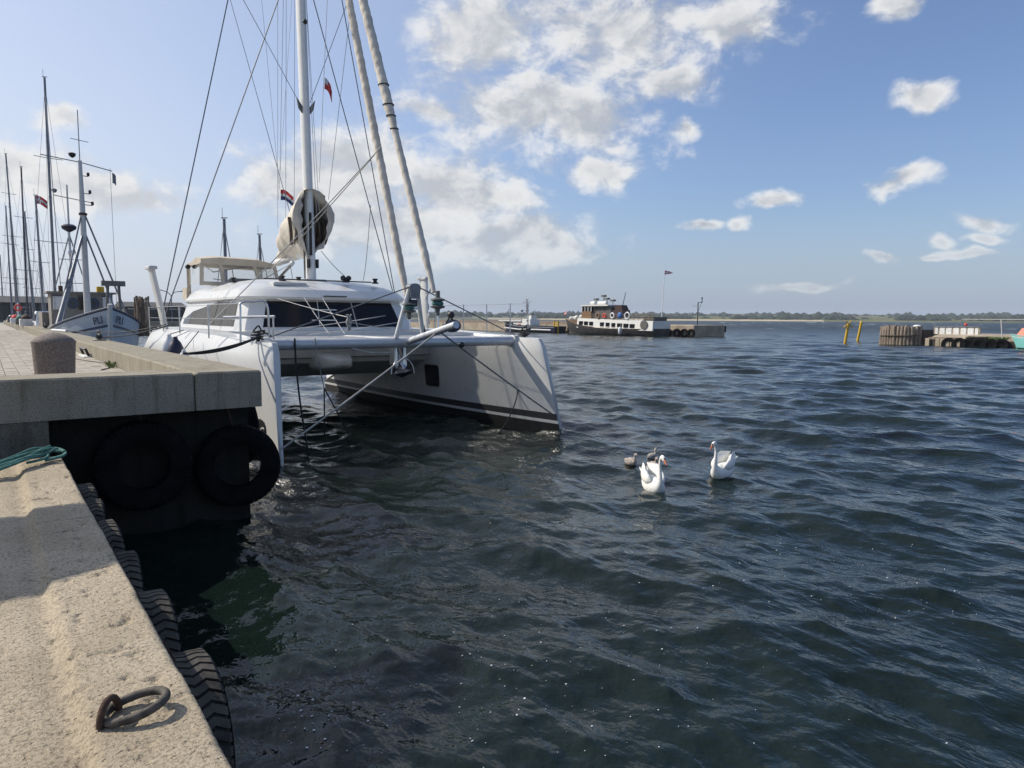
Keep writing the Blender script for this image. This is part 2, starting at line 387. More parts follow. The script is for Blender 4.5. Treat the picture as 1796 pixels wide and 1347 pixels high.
def grid_mesh(name, V, nu, nv, material, smooth=True):
    me = bpy.data.meshes.new(name); V = np.ascontiguousarray(V, dtype=np.float32).reshape(-1, 3)
    i, j = np.meshgrid(np.arange(nu - 1), np.arange(nv - 1), indexing='ij'); a = (i * nv + j).ravel()
    q = np.stack([a, a + nv, a + nv + 1, a + 1], 1).astype(np.int32)
    me.vertices.add(len(V)); me.vertices.foreach_set('co', V.ravel())
    me.loops.add(q.size); me.loops.foreach_set('vertex_index', q.ravel())
    me.polygons.add(len(q)); me.polygons.foreach_set('loop_start', np.arange(len(q), dtype=np.int32) * 4)
    me.polygons.foreach_set('use_smooth', np.full(len(q), smooth)); me.update(calc_edges=True); me.validate()
    me.materials.append(MATS[material] if isinstance(material, str) else material); return me

# ------------------------------------------------------------------ water
NW = 84
w_lam = np.exp(np.linspace(math.log(0.16), math.log(4.6), NW)) * rng.uniform(0.93, 1.07, NW)
w_dir = math.atan2(-0.22, -0.97) + rng.normal(0, 0.55, NW) * np.clip(1.25 - 0.25 * w_lam / 4.6 * 3, 0.6, 1.25)
w_k = 2 * math.pi / w_lam
w_slope = 0.0375 * np.clip((w_lam / 0.5), 0.75, 1.0) * np.where(w_lam > 2.6, 0.70, np.where(w_lam > 0.7, 1.05, 1.05))
w_amp = w_slope / w_k
w_ph = rng.uniform(0, 2 * math.pi, NW)
w_kx, w_ky = w_k * np.cos(w_dir), w_k * np.sin(w_dir)
def waves(x, y, spacing):
    z = np.zeros_like(x); dx = np.zeros_like(x); dy = np.zeros_like(x); jac = np.zeros_like(x)
    gust = 0.75 + 0.55 * vnoise(x / 9 + 40, y / 9 + 40, 5)
    lee = 1 - 0.12 * np.exp(-np.clip(x - 0.6, 0, 99) / 2.6) * (y < 13)
    gust = gust * lee
    for i in range(NW):
        a = w_amp[i] * np.clip((w_lam[i] / spacing - 2.2) / 2.5, 0, 1) * (gust if w_lam[i] < 2.5 else 1)
        th = w_kx[i] * x + w_ky[i] * y + w_ph[i]; s, c = np.sin(th), np.cos(th)
        z += a * c; dx -= 0.85 * a * math.cos(w_dir[i]) * s; dy -= 0.85 * a * math.sin(w_dir[i]) * s; jac += a * w_k[i] * c
    return z, dx, dy, jac
def water_z(x, y): return float(waves(np.array([float(x)]), np.array([float(y)]), np.array([0.1]))[0][0])

def water_material():
    m = bpy.data.materials.new('sea_water'); m.use_nodes = True; t = m.node_tree; b = t.nodes['Principled BSDF']
    geo = t.nodes.new('ShaderNodeNewGeometry'); pos = geo.outputs['Position']
    b.inputs['IOR'].default_value = 1.333; b.inputs['Specular IOR Level'].default_value = 0.5
    n0 = NOISE(t, pos, 0.25, 4)
    body = MIX(t, MR(t, n0, 0.35, 0.65), (0.0054, 0.0112, 0.0090, 1), (0.0070, 0.0142, 0.0116, 1))
    at = t.nodes.new('ShaderNodeAttribute'); at.attribute_name = 'foam'
    fm = MR(t, MA(t, 'ADD', at.outputs['Fac'], MA(t, 'MULTIPLY', MA(t, 'SUBTRACT', NOISE(t, pos, 2.2, 7, 0.7), 0.5), 1.3)), 0.62, 0.85)
    t.links.new(MIX(t, fm, body, (0.62, 0.66, 0.67, 1)), b.inputs['Base Color'])
    lo = t.nodes.new('ShaderNodeAttribute'); lo.attribute_name = 'chop'      # unresolved chop far out
    t.links.new(MR(t, fm, 0, 1, MR(t, lo.outputs['Fac'], 0, 1, 0.035, 0.42, smooth=False), 0.8, smooth=False), b.inputs['Roughness'])
    st = VM(t, 'MULTIPLY', pos, (1.0, 0.62, 1.0))
    h = MA(t, 'ADD', MA(t, 'MULTIPLY', NOISE(t, st, 5.0, 3, 0.5, 2.1, 0.15), 0.052), MA(t, 'MULTIPLY', NOISE(t, st, 20, 2, 0.5), 0.0018))
    h = MA(t, 'ADD', h, MA(t, 'MULTIPLY', NOISE(t, VM(t, 'MULTIPLY', pos, (1.0, 0.4, 1.0)), 1.1, 4, 0.55), 0.075))
    bn = t.nodes.new('ShaderNodeBump'); bn.inputs['Distance'].default_value = 1.0; bn.inputs['Strength'].default_value = 0.75
    t.links.new(h, bn.inputs['Height']); t.links.new(bn.outputs[0], b.inputs['Normal'])
    MATS['sea_water'] = m
water_material()

def build_water():
    r = [1.4]
    while r[-1] < 4000: r.append(r[-1] * (1.0052 if r[-1] < 200 else 1.018 if r[-1] < 600 else 1.12))
    r = np.array(r)
    ang = np.concatenate([np.arange(-100, -4, 3.0), np.arange(-4, 80, 0.27), np.arange(80, 190, 3.0)])
    A, RR = np.meshgrid(np.radians(ang), r, indexing='ij')
    x, y = RR * np.sin(A), RR * np.cos(A)
    sp = np.maximum(RR * 0.0055, 0.03)
    z, dx, dy, jac = waves(x, y, sp)
    V = np.stack([x + dx, y + dy, z], -1)
    me = grid_mesh('sea_water', V, len(ang), len(r), 'sea_water')
    fo = np.clip((jac - 0.42) * 1.8, 0, 1) * np.clip((RR - 45) / 60, 0, 1) * np.clip(vnoise(x / 14, y / 6, 9) * 1.6 - 0.35, 0, 1)
    far = np.clip((vnoise(x / 2.2, y / 5.5, 21) - 0.77) * 8, 0, 1) * np.clip((RR - 110) / 150, 0, 1)
    fo = np.maximum(fo * 1.0, far)
    at = me.attributes.new('foam', 'FLOAT', 'POINT'); at.data.foreach_set('value', fo.astype(np.float32).ravel())
    at = me.attributes.new('chop', 'FLOAT', 'POINT'); at.data.foreach_set('value', np.clip((RR - 30) / 220, 0, 1).astype(np.float32).ravel())
    o = bpy.data.objects.new('water', me); COL.objects.link(o); tag(o, 'choppy dark green harbour water', None, None, 'structure')
build_water()

def build_foam_flecks():
    mb = MB()
    def fleck(px, py, size):
        p = on_z(px, py, 0.0); x, y = p.x, p.y
        z, dx, dy, _ = waves(np.array([x]), np.array([y]), np.array([0.05]))
        x, y, z = x + dx[0], y + dy[0], z[0] + 0.006
        n = 7; a0 = rnd.random() * 6; e = rnd.uniform(.45, 1)
        ring = [(x + size * rnd.uniform(.7, 1.2) * math.cos(a0 + 6.283 * k / n), y + size * e * rnd.uniform(.7, 1.2) * math.sin(a0 + 6.283 * k / n), z) for k in range(n)]
        top = [(x + (q[0] - x) * .6, y + (q[1] - y) * .6, z + size * .35) for q in ring]
        mb.loft([ring, top], True, True, True)
    for cx, cy, sx, sy, n in ((690, 1220, 130, 90, 95), (1040, 1190, 110, 70, 60), (1420, 980, 130, 25, 55), (1550, 1040, 140, 40, 55), (980, 1000, 150, 80, 40), (520, 1290, 60, 40, 40), (1300, 1080, 250, 130, 40), (1720, 1080, 70, 80, 18)):
        for _ in range(n):
            px, py = rnd.gauss(cx, sx), rnd.gauss(cy, sy)
            if 430 < px < 1790 and 860 < py < 1346 and px > 330 + (py - 1000) * .55: fleck(px, py, rnd.choice((.003, .004, .004, .005, .006, .010)) * (py / 1150))
    mb.build('foam_flecks', 'foam', org=(0, 0, 0), label='small white flecks of foam floating on the dark water', kind='stuff')
build_foam_flecks()

# ------------------------------------------------------------------ low quay
LQX, LQY, LQZ = 0.61, 8.92, 1.30
def build_low_quay():
    xs = np.concatenate([np.linspace(-14, -0.8, 8), np.arange(-0.75, LQX + 0.001, 0.0125)])
    ys = np.concatenate([np.linspace(-12, 1.2, 8), np.arange(1.22, LQY + 0.02, 0.0125)])
    X, Y = np.meshgrid(xs, ys, indexing='ij')
    step = np.clip((X - 0.19 - 0.012 * (fbm(Y * 0.8, X * 0, 2, 3) - .5)) / 0.06, 0, 1); step = step * step * (3 - 2 * step)
    Z = np.full_like(X, LQZ) - 0.032 * (1 - step) + 0.006 * (fbm(X * 3, Y * 3, 3, 1) - 0.5) + 0.0022 * (fbm(X * 40, Y * 40, 2, 8) - .5)
    Z -= 0.012 * np.exp(-((X - 0.165) / 0.05) ** 2)
    pits = np.clip((fbm(X * 16, Y * 12, 4, 33) - 0.70) * 9, 0, 1) * (X > 0.18); Z -= 0.018 * pits
    pits2 = np.clip((fbm(X * 30, Y * 26, 3, 53) - 0.74) * 10, 0, 1); Z -= 0.007 * pits2
    for yc, ln, sl in ((4.15, .35, .1), (3.55, .5, -.15), (4.75, .4, .2), (6.1, .3, 0), (2.9, .4, .2)):   # transverse cracks
        yy = yc + sl * (X - .3) + 0.035 * (fbm(X * 9, Y * 0 + yc, 4, 4) - .5)
        Z -= 0.014 * np.exp(-((Y - yy) / 0.009) ** 2) * (fbm(X * 5 + yc, Y * 0 + yc, 3, 6) > 0.46) * (X > .2)
    # worn, chipped arris at the water side
    edge = LQX - X; chip = 0.018 + 0.05 * np.clip(fbm(Y * 1.7, X * 0 + 3, 6, 14) - 0.42, 0, 1) * 2
    drop = np.clip(1 - edge / chip, 0, 1); Z -= 0.035 * drop ** 2
    rows = [np.stack([X, Y, Z], -1)]
    wall = []
    for zz, off in ((LQZ - 0.06, 0.006), (LQZ - .2, 0.0), (0.6, 0.0), (0.1, .0), (-1.5, 0.0)):
        wall.append(np.stack([np.full_like(ys, LQX + off - .006) + 0.012 * (fbm(ys * 4, ys * 0 + zz * 9, 4, 2) - .5), ys, np.full_like(ys, zz)], -1)[None])
    V = np.concatenate(rows + wall, 0)
    me = grid_mesh('low_quay', V, V.shape[0], len(ys), 'quay_old')
    o = bpy.data.objects.new('low_quay', me); COL.objects.link(o); tag(o, 'worn concrete low quay with a raised edge strip and cracks', None, None, 'structure')
build_low_quay()

def build_ring():
    t = thing('mooring_ring', on_z(200, 1262, LQZ), 'rusty iron mooring ring lying on the worn concrete quay edge', 'mooring ring')
    c = on_z(243, 1243, LQZ + .012); A = on_z(180, 1262, LQZ + .01); Bq = on_z(292, 1228, LQZ + .03)
    ax = (Bq - A); L = ax.length / 2; u = ax.normalized(); v = Vector((-u.y, u.x, 0)); c = (A + Bq) / 2
    path = [c + u * L * math.cos(a) + v * .085 * math.sin(a) + Vector((0, 0, .014 + .010 * math.cos(a))) for a in [2 * math.pi * k / 40 for k in range(41)]]
    MB().tube(path, 0.0165, 12).build('ring', 'iron', t, smooth=60)
    e = A + u * .012
    path = [e + v * .05 * math.cos(a) + u * .03 * math.cos(a) + Vector((0, 0, .075 * math.sin(a) - .005)) + u * .01 for a in [math.pi * k / 14 for k in range(15)]]
    MB().tube(path, 0.0135, 10).build('eye', 'rust', t, smooth=60)
build_ring()

# ------------------------------------------------------------------ upper quay
UX, UY, UZ, KX, PZ, QEND = 2.95, 9.60, 2.09, 2.12, 1.77, 104.0
def build_upper_quay():
    q = MB()
    q.box(-60, 2.3, UY + .82, QEND, -1.5, PZ - 0.07)          # fill below the paving, stops short of the kerb face
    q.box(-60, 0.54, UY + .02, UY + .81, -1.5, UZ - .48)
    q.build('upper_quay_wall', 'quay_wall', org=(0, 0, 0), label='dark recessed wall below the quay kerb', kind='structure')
    MB().box(0.56, 2.90, UY + .5, UY + .815, -1.5, UZ - .487).box(2.31, 2.90, UY + .82, QEND, -1.5, UZ - .47).build('shaded_wall', 'quay_shade', org=(0, 0, 0), label='wall set back under the kerb, its deep shade painted black', kind='structure')
    kerb = bpy.data.objects.new('kerb', None); COL.objects.link(kerb); kerb.location = (KX, UY, PZ); ORG[kerb] = (KX, UY, PZ)
    tag(kerb, 'thick concrete kerb beams along the upper quay', None, None, 'structure')
    def beam(x0, x1, y0, y1, z0, z1):
        MB().bbox(x0, x1, y0, y1, z0, z1, 0.022).build('kerb_block', 'quay_beam', kerb)
    beam(-14, KX - .012, UY, UY + .78, UZ - .485, UZ - .004)
    beam(KX, UX, UY, UY + 8.6, UZ - .485, UZ)
    y = UY + 8.615
    for k in range(11):
        beam(KX + rnd.uniform(-.008, .008), UX, y, y + 8.6, UZ - .485, UZ + rnd.uniform(-.006, .006)); y += 8.612
    # paving
    pav = bpy.data.objects.new('paving', None); COL.objects.link(pav); pav.location = (0, 10, PZ); ORG[pav] = (0, 10, PZ)
    tag(pav, 'beige concrete block paving on the upper quay', None, None, 'structure')
    MB().box(-60, KX - .001, UY + .79, QEND, PZ - .068, PZ - .022).build('bedding', 'paver_joint', pav)
    sx, sy = 0.205, 0.305
    m = MB(); m.bbox(-sx / 2 + .004, sx / 2 - .004, -sy / 2 + .004, sy / 2 - .004, -.04, 0, 0.008); me = m.mesh('paver', 'paver')
    far = MB(); n = 0
    for iy in range(0, 200):
        for ix in range(0, 12):
            x = KX - .11 - ix * sx; y = UY + .96 + iy * sy + (sy / 2 if ix % 2 else 0)
            if x < .012 * y - .35 or y > 60: continue
            z = PZ + rnd.uniform(-.004, .004)
            if n < 290: share('paver', me, pav, (x, y, z), (rnd.uniform(-.008, .008), rnd.uniform(-.008, .008), 0)); n += 1
            else:
                a, b = sx / 2 - .006, sy / 2 - .006
                far.add([(x - a, y - b, z), (x + a, y - b, z), (x + a, y + b, z), (x - a, y + b, z)] + [(x - a - .003, y - b - .003, z - .03), (x + a + .003, y - b - .003, z - .03), (x + a + .003, y + b + .003, z - .03), (x - a - .003, y + b + .003, z - .03)], [(0, 1, 2, 3), (0, 4, 5, 1), (1, 5, 6, 2), (2, 6, 7, 3), (3, 7, 4, 0)])
    far.build('far_pavers', 'paver', pav, kind='stuff')
    MB().box(-60, 1.9, 60, QEND, PZ - .03, PZ - .004).build('far_paving', 'paver', pav)
build_upper_quay()

def build_bollard():
    t = thing('bollard', (0.755, 11.5, PZ), 'round tapered granite bollard with a domed top on the upper quay', 'bollard')
    MB().lathe([(.22, -.01), (.23, .1), (.258, .645), (.264, .67)], 40, (0.755, 11.5, PZ)).build('stone_body', 'granite', t, smooth=40)
    MB().lathe([(.264, .67), (.263, .68), (.22, .725), (.14, .77), (.06, .795), (.005, .80)], 40, (0.755, 11.5, PZ)).build('domed_top', 'granite', t, smooth=50)
build_bollard()

def build_cleat(x, y, label):
    t = thing('mooring_cleat', (x, y, UZ), label, 'cleat')
    MB().lathe([(.17, 0), (.17, .02), (.16, .03)], 20, (x, y, UZ)).build('base_plate', 'galv', t, smooth=40)
    MB().lathe([(.05, .03), (.045, .22), (.06, .25), (.055, .28), (.02, .30)], 14, (x, y, UZ)).build('post', 'galv', t, smooth=40)
    MB().tube([(x - .02, y - .28, UZ + .16), (x, y, UZ + .17), (x + .02, y + .28, UZ + .16)], [.03, .035, .03], 8).build('cross_bar', 'galv', t, smooth=60)
    MB().tube([(x + .075 * math.cos(a), y + .075 * math.sin(a), UZ + .05 + .006 * a) for a in [k * .5 for k in range(38)]], .014, 6).build('rope_turns', 'rope_black', t, smooth=60)
build_cleat(2.66, 23.6, 'steel cross cleat with black rope turns on the kerb beside the catamaran')
build_cleat(2.68, 46.0, 'steel cross cleat on the kerb beside the pale blue fishing boat')
MB().tube([(2.5, 38.4, UZ + .05), (2.82, 35.6, UZ + .05)], .055, 10).build('white_pole', 'white', label='white pole lying along the kerb behind the bollard', cat='pole', smooth=60)
def kerb_steps():
    t = thing('ladder_rail', (2.05, 21.1, PZ), 'small black steel rail on the inner kerb face behind the bollard', 'rail')
    MB().tube([(2.08, 21.7, PZ), (2.01, 21.7, PZ + .19), (2.01, 20.5, PZ + .19), (2.08, 20.5, PZ)], .03, 8).build('rail_tube', 'black_plastic', t, smooth=50)
    MB().box(1.95, 2.10, 20.4, 21.8, PZ, PZ + .02).build('foot_plate', 'white', t)
kerb_steps()
def tuft():
    m = MB()
    for _ in range(90):
        x, y = 2.03 + rnd.gauss(0, .035), 16.4 + rnd.gauss(0, .28); a = rnd.random() * 6.28; h = rnd.uniform(.04, .13); l = rnd.uniform(.02, .09)
        dx, dy = math.cos(a), math.sin(a); w = .006
        m.add([(x - dy * w, y + dx * w, PZ), (x + dy * w, y - dx * w, PZ), (x + dx * l * .5, y + dy * l * .5, PZ + h * .8), (x + dx * l, y + dy * l, PZ + h)], [(0, 1, 2), (0, 2, 3)])
    m.build('grass_tuft', 'grass', label='tuft of green grass growing where paving meets kerb', kind='stuff')
tuft()
MB().tube(spline([(1.9, 22.1, PZ + .01), (1.7, 20.5, PZ + .01), (1.8, 19, PZ + .01), (2.05, 17.6, PZ + .012), (2.0, 16.2, PZ + .01), (1.75, 15.4, PZ + .01)], 6), .011, 6).build('hose', 'black_plastic', label='thin dark hose lying on the paving along the kerb', cat='hose', smooth=60)

# ------------------------------------------------------------------ tyres
def tyre_mesh(Ro, wd, Ri, dusty):
    """ring with tread, axis along local X"""
    m = MB(); n = 46; prof = []
    hw = wd / 2
    prof = [(Ri, -hw * .72), (Ri + (Ro - Ri) * .35, -hw), (Ri + (Ro - Ri) * .75, -hw * .98), (Ro - .02, -hw * .86), (Ro, -hw * .72), (Ro, -hw * .25), (Ro, hw * .25), (Ro, hw * .72), (Ro - .02, hw * .86), (Ri + (Ro - Ri) * .75, hw * .98), (Ri + (Ro - Ri) * .35, hw), (Ri, hw * .72), (Ri + .03, hw * .6), (Ri + .05, 0), (Ri + .03, -hw * .6)]
    rings = []
    pitch = 2 * math.pi / n
    for k in range(n * 4):
        a = pitch * (k // 4 + (0, .70, .74, .96)[k % 4]); ring = []
        for j, (r, x) in enumerate(prof):
            rr = r - (0.022 if j in (3, 4, 5, 6, 7, 8) and k % 4 >= 2 else 0); aa = a + pitch * (.45 if j in (5, 7, 8) else 0)
            ring.append((x, rr * math.cos(aa), rr * math.sin(aa)))
        rings.append(ring)
    rings.append(rings[0])
    mis = [0] * len(prof)
    for j in (3, 4, 5, 6, 7): mis[j] = 1
    m.loft(rings, True, False, False, 0, mis)
    return m.mesh('tyre_body', ['rubber', 'rubber_dusty' if dusty else 'rubber'], smooth=28)
TY = tyre_mesh(.45, .22, .27, True); TYD = tyre_mesh(.55, .30, .30, False)
def tyre(loc, rot, label, me, group=None, chain_to=None, sc=None):
    t = thing('quay_fender', loc, label, 'fender', group)
    share('tyre_body', me, t, loc, rot, sc)
    if chain_to:
        MB().tube(sag(chain_to, (loc[0], loc[1], loc[2] + .31), -.0, 6), .012, 6).build('hanging_chain', 'rust', t, smooth=60)
    return t
Lq = 'old tyres hung as fenders along the low quay'
for yy, zt, xx, lb in ((8.45, 1.06, .735, 'worn tyre fender hung right below the green rope'), (7.62, 1.07, .735, 'worn tyre fender, second along the low quay from the green rope'), (6.72, 1.08, .735, 'pale dusty tyre fender, third along the low quay from the green rope'), (5.74, 1.07, .735, 'tyre fender in the shadow patch on the low quay'),
                   (4.74, 1.09, .735, 'tyre fender with zigzag tread next below the shadow patch'), (3.70, 1.10, .735, 'zigzag tread tyre fender beside the iron mooring ring'), (2.55, .98, .80, 'low hanging tyre fender before the one beside the mooring ring')):
    tyre((xx, yy, zt - .45), (rnd.random() * 6, rnd.uniform(-.06, .06), rnd.uniform(-.08, .08)), lb, TY, Lq, (LQX + .01, yy, LQZ - .08))
g2 = 'big tyres under the upper quay kerb'
tyre((1.53, 9.86, .93), (0, 0, R(90)), 'big black truck tyre hanging upright under the kerb overhang', TYD, g2, (1.53, 9.95, UZ - .5), (1, 1.02, 1.02))
tyre((2.70, 9.93, .78), (0, 0, R(76)), 'big black tyre under the kerb corner beside the catamaran bow', TYD, g2, (2.6, 10.0, UZ - .5))
tyre((3.06, 11.2, 1.1), (0, 0, R(4)), 'black tyre standing behind the corner tyre against the quay wall', TYD, g2)
tyre((3.06, 12.8, .95), (0, 0, 0), 'black tyre hung on the quay side behind the catamaran bow', TYD, g2)

def green_rope():
    m = MB(); z = LQZ + .03
    base = [(-.35, 7.75, z), (-.1, 7.95, z), (.1, 8.15, z + .03), (.3, 8.38, z + .04), (.46, 8.60, z + .05), (.58, 8.72, z + .06), (.66, 8.62, z + .02), (.63, 8.45, z - .05)]
    for k in range(6):
        o = k * .035
        pts = [(p[0] + rnd.uniform(-.02, .02) - o * .7, p[1] + rnd.uniform(-.03, .03) + o * .55, p[2] + rnd.uniform(0, .035) + k * .005) for p in base[:5 + k % 3]]
        if k % 2: pts += [(pts[-1][0] + .07, pts[-1][1] - .05, z + .05), (pts[-1][0] + .03, pts[-1][1] - .18, z + .03), (pts[-1][0] - .12, pts[-1][1] - .22, z + .01)]
        m.tube(spline(pts, 7), .0135, 7)
    m.build('green_rope', 'rope_green', label='loose coil of green rope on the end of the low quay', cat='rope', smooth=60)
green_rope()

# ------------------------------------------------------------------ far shore
def build_far_shore():
    A = np.radians(np.arange(-25, 112, .25)); rr = np.array([1480., 1530, 1570, 1800, 2300, 3200])
    hz = np.array([-.3, 1.2, 2.5, 5, 12, 22])
    AA, RRR = np.meshgrid(A, rr, indexing='ij')
    HH = np.broadcast_to(hz, AA.shape) * (0.75 + .7 * fbm(AA * 9, RRR * 0 + .3, 4, 71))
    wob = 1 + .10 * (fbm(AA * 6, AA * 0, 4, 5) - .5)
    V = np.stack([RRR * wob * np.sin(AA), RRR * wob * np.cos(AA), HH], -1)
    me = grid_mesh('far_shore', V, len(A), len(rr), 'far_field')
    me.materials.append(MATS['sand'])
    mi = np.zeros((len(A) - 1, len(rr) - 1), dtype=np.int32)
    az = np.degrees(A[:-1]) ; sandy = (fbm(az * .22, az * 0, 3, 17) > .5)
    mi[:, :2] = sandy[:, None]; me.polygons.foreach_set('material_index', mi.ravel())
    o = bpy.data.objects.new('far_shore', me); COL.objects.link(o); tag(o, 'low far shore with fields and sandy strips', None, None, 'structure')
    m = MB(); r2 = random.Random(5)
    ico = [(0, 0, 1)] + [(.9 * math.cos(k * 1.0472), .9 * math.sin(k * 1.0472), .45) for k in range(6)] + [(math.cos(k * 1.0472 + .5), math.sin(k * 1.0472 + .5), -.2) for k in range(6)]
    fc = [(0, 1 + k, 1 + (k + 1) % 6) for k in range(6)] + [(1 + k, 7 + k, 1 + (k + 1) % 6) for k in range(6)] + [(1 + (k + 1) % 6, 7 + k, 7 + (k + 1) % 6) for k in range(6)]
    for _ in range(8000):
        a = R(r2.uniform(-24, 111)); dens = float(fbm(np.array([math.degrees(a) * .35]), np.array([2.]), 4, 31)[0])
        row = r2.random()
        if dens < .40 and row < .75: continue
        w = 1 + .10 * (float(fbm(np.array([a * 6]), np.array([0.]), 4, 5)[0]) - .5)
        d = (1570 + 240 * row * row + 40 * r2.random()) * w if row < .8 else r2.uniform(2000, 2900)
        big = 1.5 if d > 2000 else 1; s = r2.uniform(2.2, 6.5) * big * (.7 + .8 * dens); sx = s * r2.uniform(1.0, 2.0); h = s * r2.uniform(.8, 1.35)
        cx, cy = d * math.sin(a), d * math.cos(a); z = 1 + (d - 1570) * .012
        m.add([(cx + p[0] * sx * r2.uniform(.75, 1.25), cy + p[1] * sx * r2.uniform(.75, 1.25), z + h * .3 + p[2] * h * r2.uniform(.75, 1.25)) for p in ico], fc)
    m.build('far_wood', 'far_trees', org=(0, 0, 0), label='dark woods along the far shore', kind='stuff')
    for pxx, pyt, nm in ((892, 543, 'thin'), (938, 544, 'thick')):
        b = on_z(pxx, 560.5, 0); b = Vector((b.x, b.y, 0)).normalized() * 1900; h = (561 - pyt) / 1250 * 1700
        t = MB(); t.tube([(b.x, b.y, 3), (b.x, b.y, 3 + h)], [2.2 if nm == 'thick' else 1.6, .8], 6)
        t.build('radio_tower', 'mast_grey', label='%s grey tower on the far shore behind the workboat' % nm, cat='tower', group='towers on the far shore')
build_far_shore()

# ------------------------------------------------------------------ catamaran
HL, HR, HC, BOWY, LEN = 4.30, 11.10, 7.70, 12.95, 13.2
def hull_w(t):
    u = min(t / 0.62, 1.0); return 0.045 + 0.70 * (1 - (1 - u) ** 1.75) - 0.06 * max(0, t - .75)
def hull_deck(t):
    y = BOWY + t * LEN
    z = 2.30 + 0.16 * min(1, t / .45)
    if y > 21.6: z = 2.46 - (y - 21.6) / 4.4 * 1.75
    return max(z, .7)
def hull_pt(xc, t, z, side):
    zd = hull_deck(t); w = hull_w(t)
    if z < 0: g = 0.90 * max(0.05, 1 - (-z / .5) ** 2)
    elif z < .5: g = .90 + .06 * z / .5
    elif z < zd - .36: g = .96 + .04 * min(1, (z - .5) / .8)
    else: g = 1.0
    w *= g
    if z > zd - .36: w -= min(.20, .55 * w) * ((z - zd + .36) / .36) ** 1.15
    zz = max(0, z) / 2.3
    w += (.02 + .06 * math.sqrt(min(t / .02, 1))) * zz ** 1.4 * max(0, 1 - t / .42) ** 1.5
    xc += (1 if xc < HC else -1) * .15 * zz * max(0, 1 - t / .5) ** 1.4
    rake = .62 * zz + (.5 * -z if z < 0 else 0)
    if z > zd - .25 and t < .3: rake += .10 * ((z - zd + .25) / .25) ** 2
    y = BOWY + t * LEN + rake * (1 - t) ** 5
    return Vector((xc + side * w, y, z))
def hull_mesh(xc):
    m = MB(); rings = []; mis = None
    ts = [0, .003, .007, .013, .022, .034, .05, .08, .12, .17, .23, .3, .38, .46, .54, .6, .655, .70, .75, .8, .86, .92, 1.0]
    for t in ts:
        zd = hull_deck(t); top = zd - .36
        zs = [-.48, -.28, 0, .26, .335, .50] + [.5 + (top - .5) * k for k in (.33, .66, 1.0)] + [zd - .24, zd - .11, zd - .03, zd]
        zs = [max(a, zs[max(i - 1, 0)] + .001) if i else a for i, a in enumerate(zs)]
        a = [hull_pt(xc, t, z, -1) for z in zs][::-1]; b = [hull_pt(xc, t, z, 1) for z in zs]
        rings.append(a + b); nz = len(zs)
    half = []
    for j in range(nz - 1): half.append({0: 2, 1: 2, 2: 2, 3: 0, 4: 1}.get(j, 0))
    plain = [0 if q == 1 else q for q in half]
    inner, outer = half, plain
    mis = (outer[::-1] + [2] + inner + [0]) if xc < HC else (inner[::-1] + [2] + outer + [0])
    m.loft(rings, True, True, True, 0, mis); return m

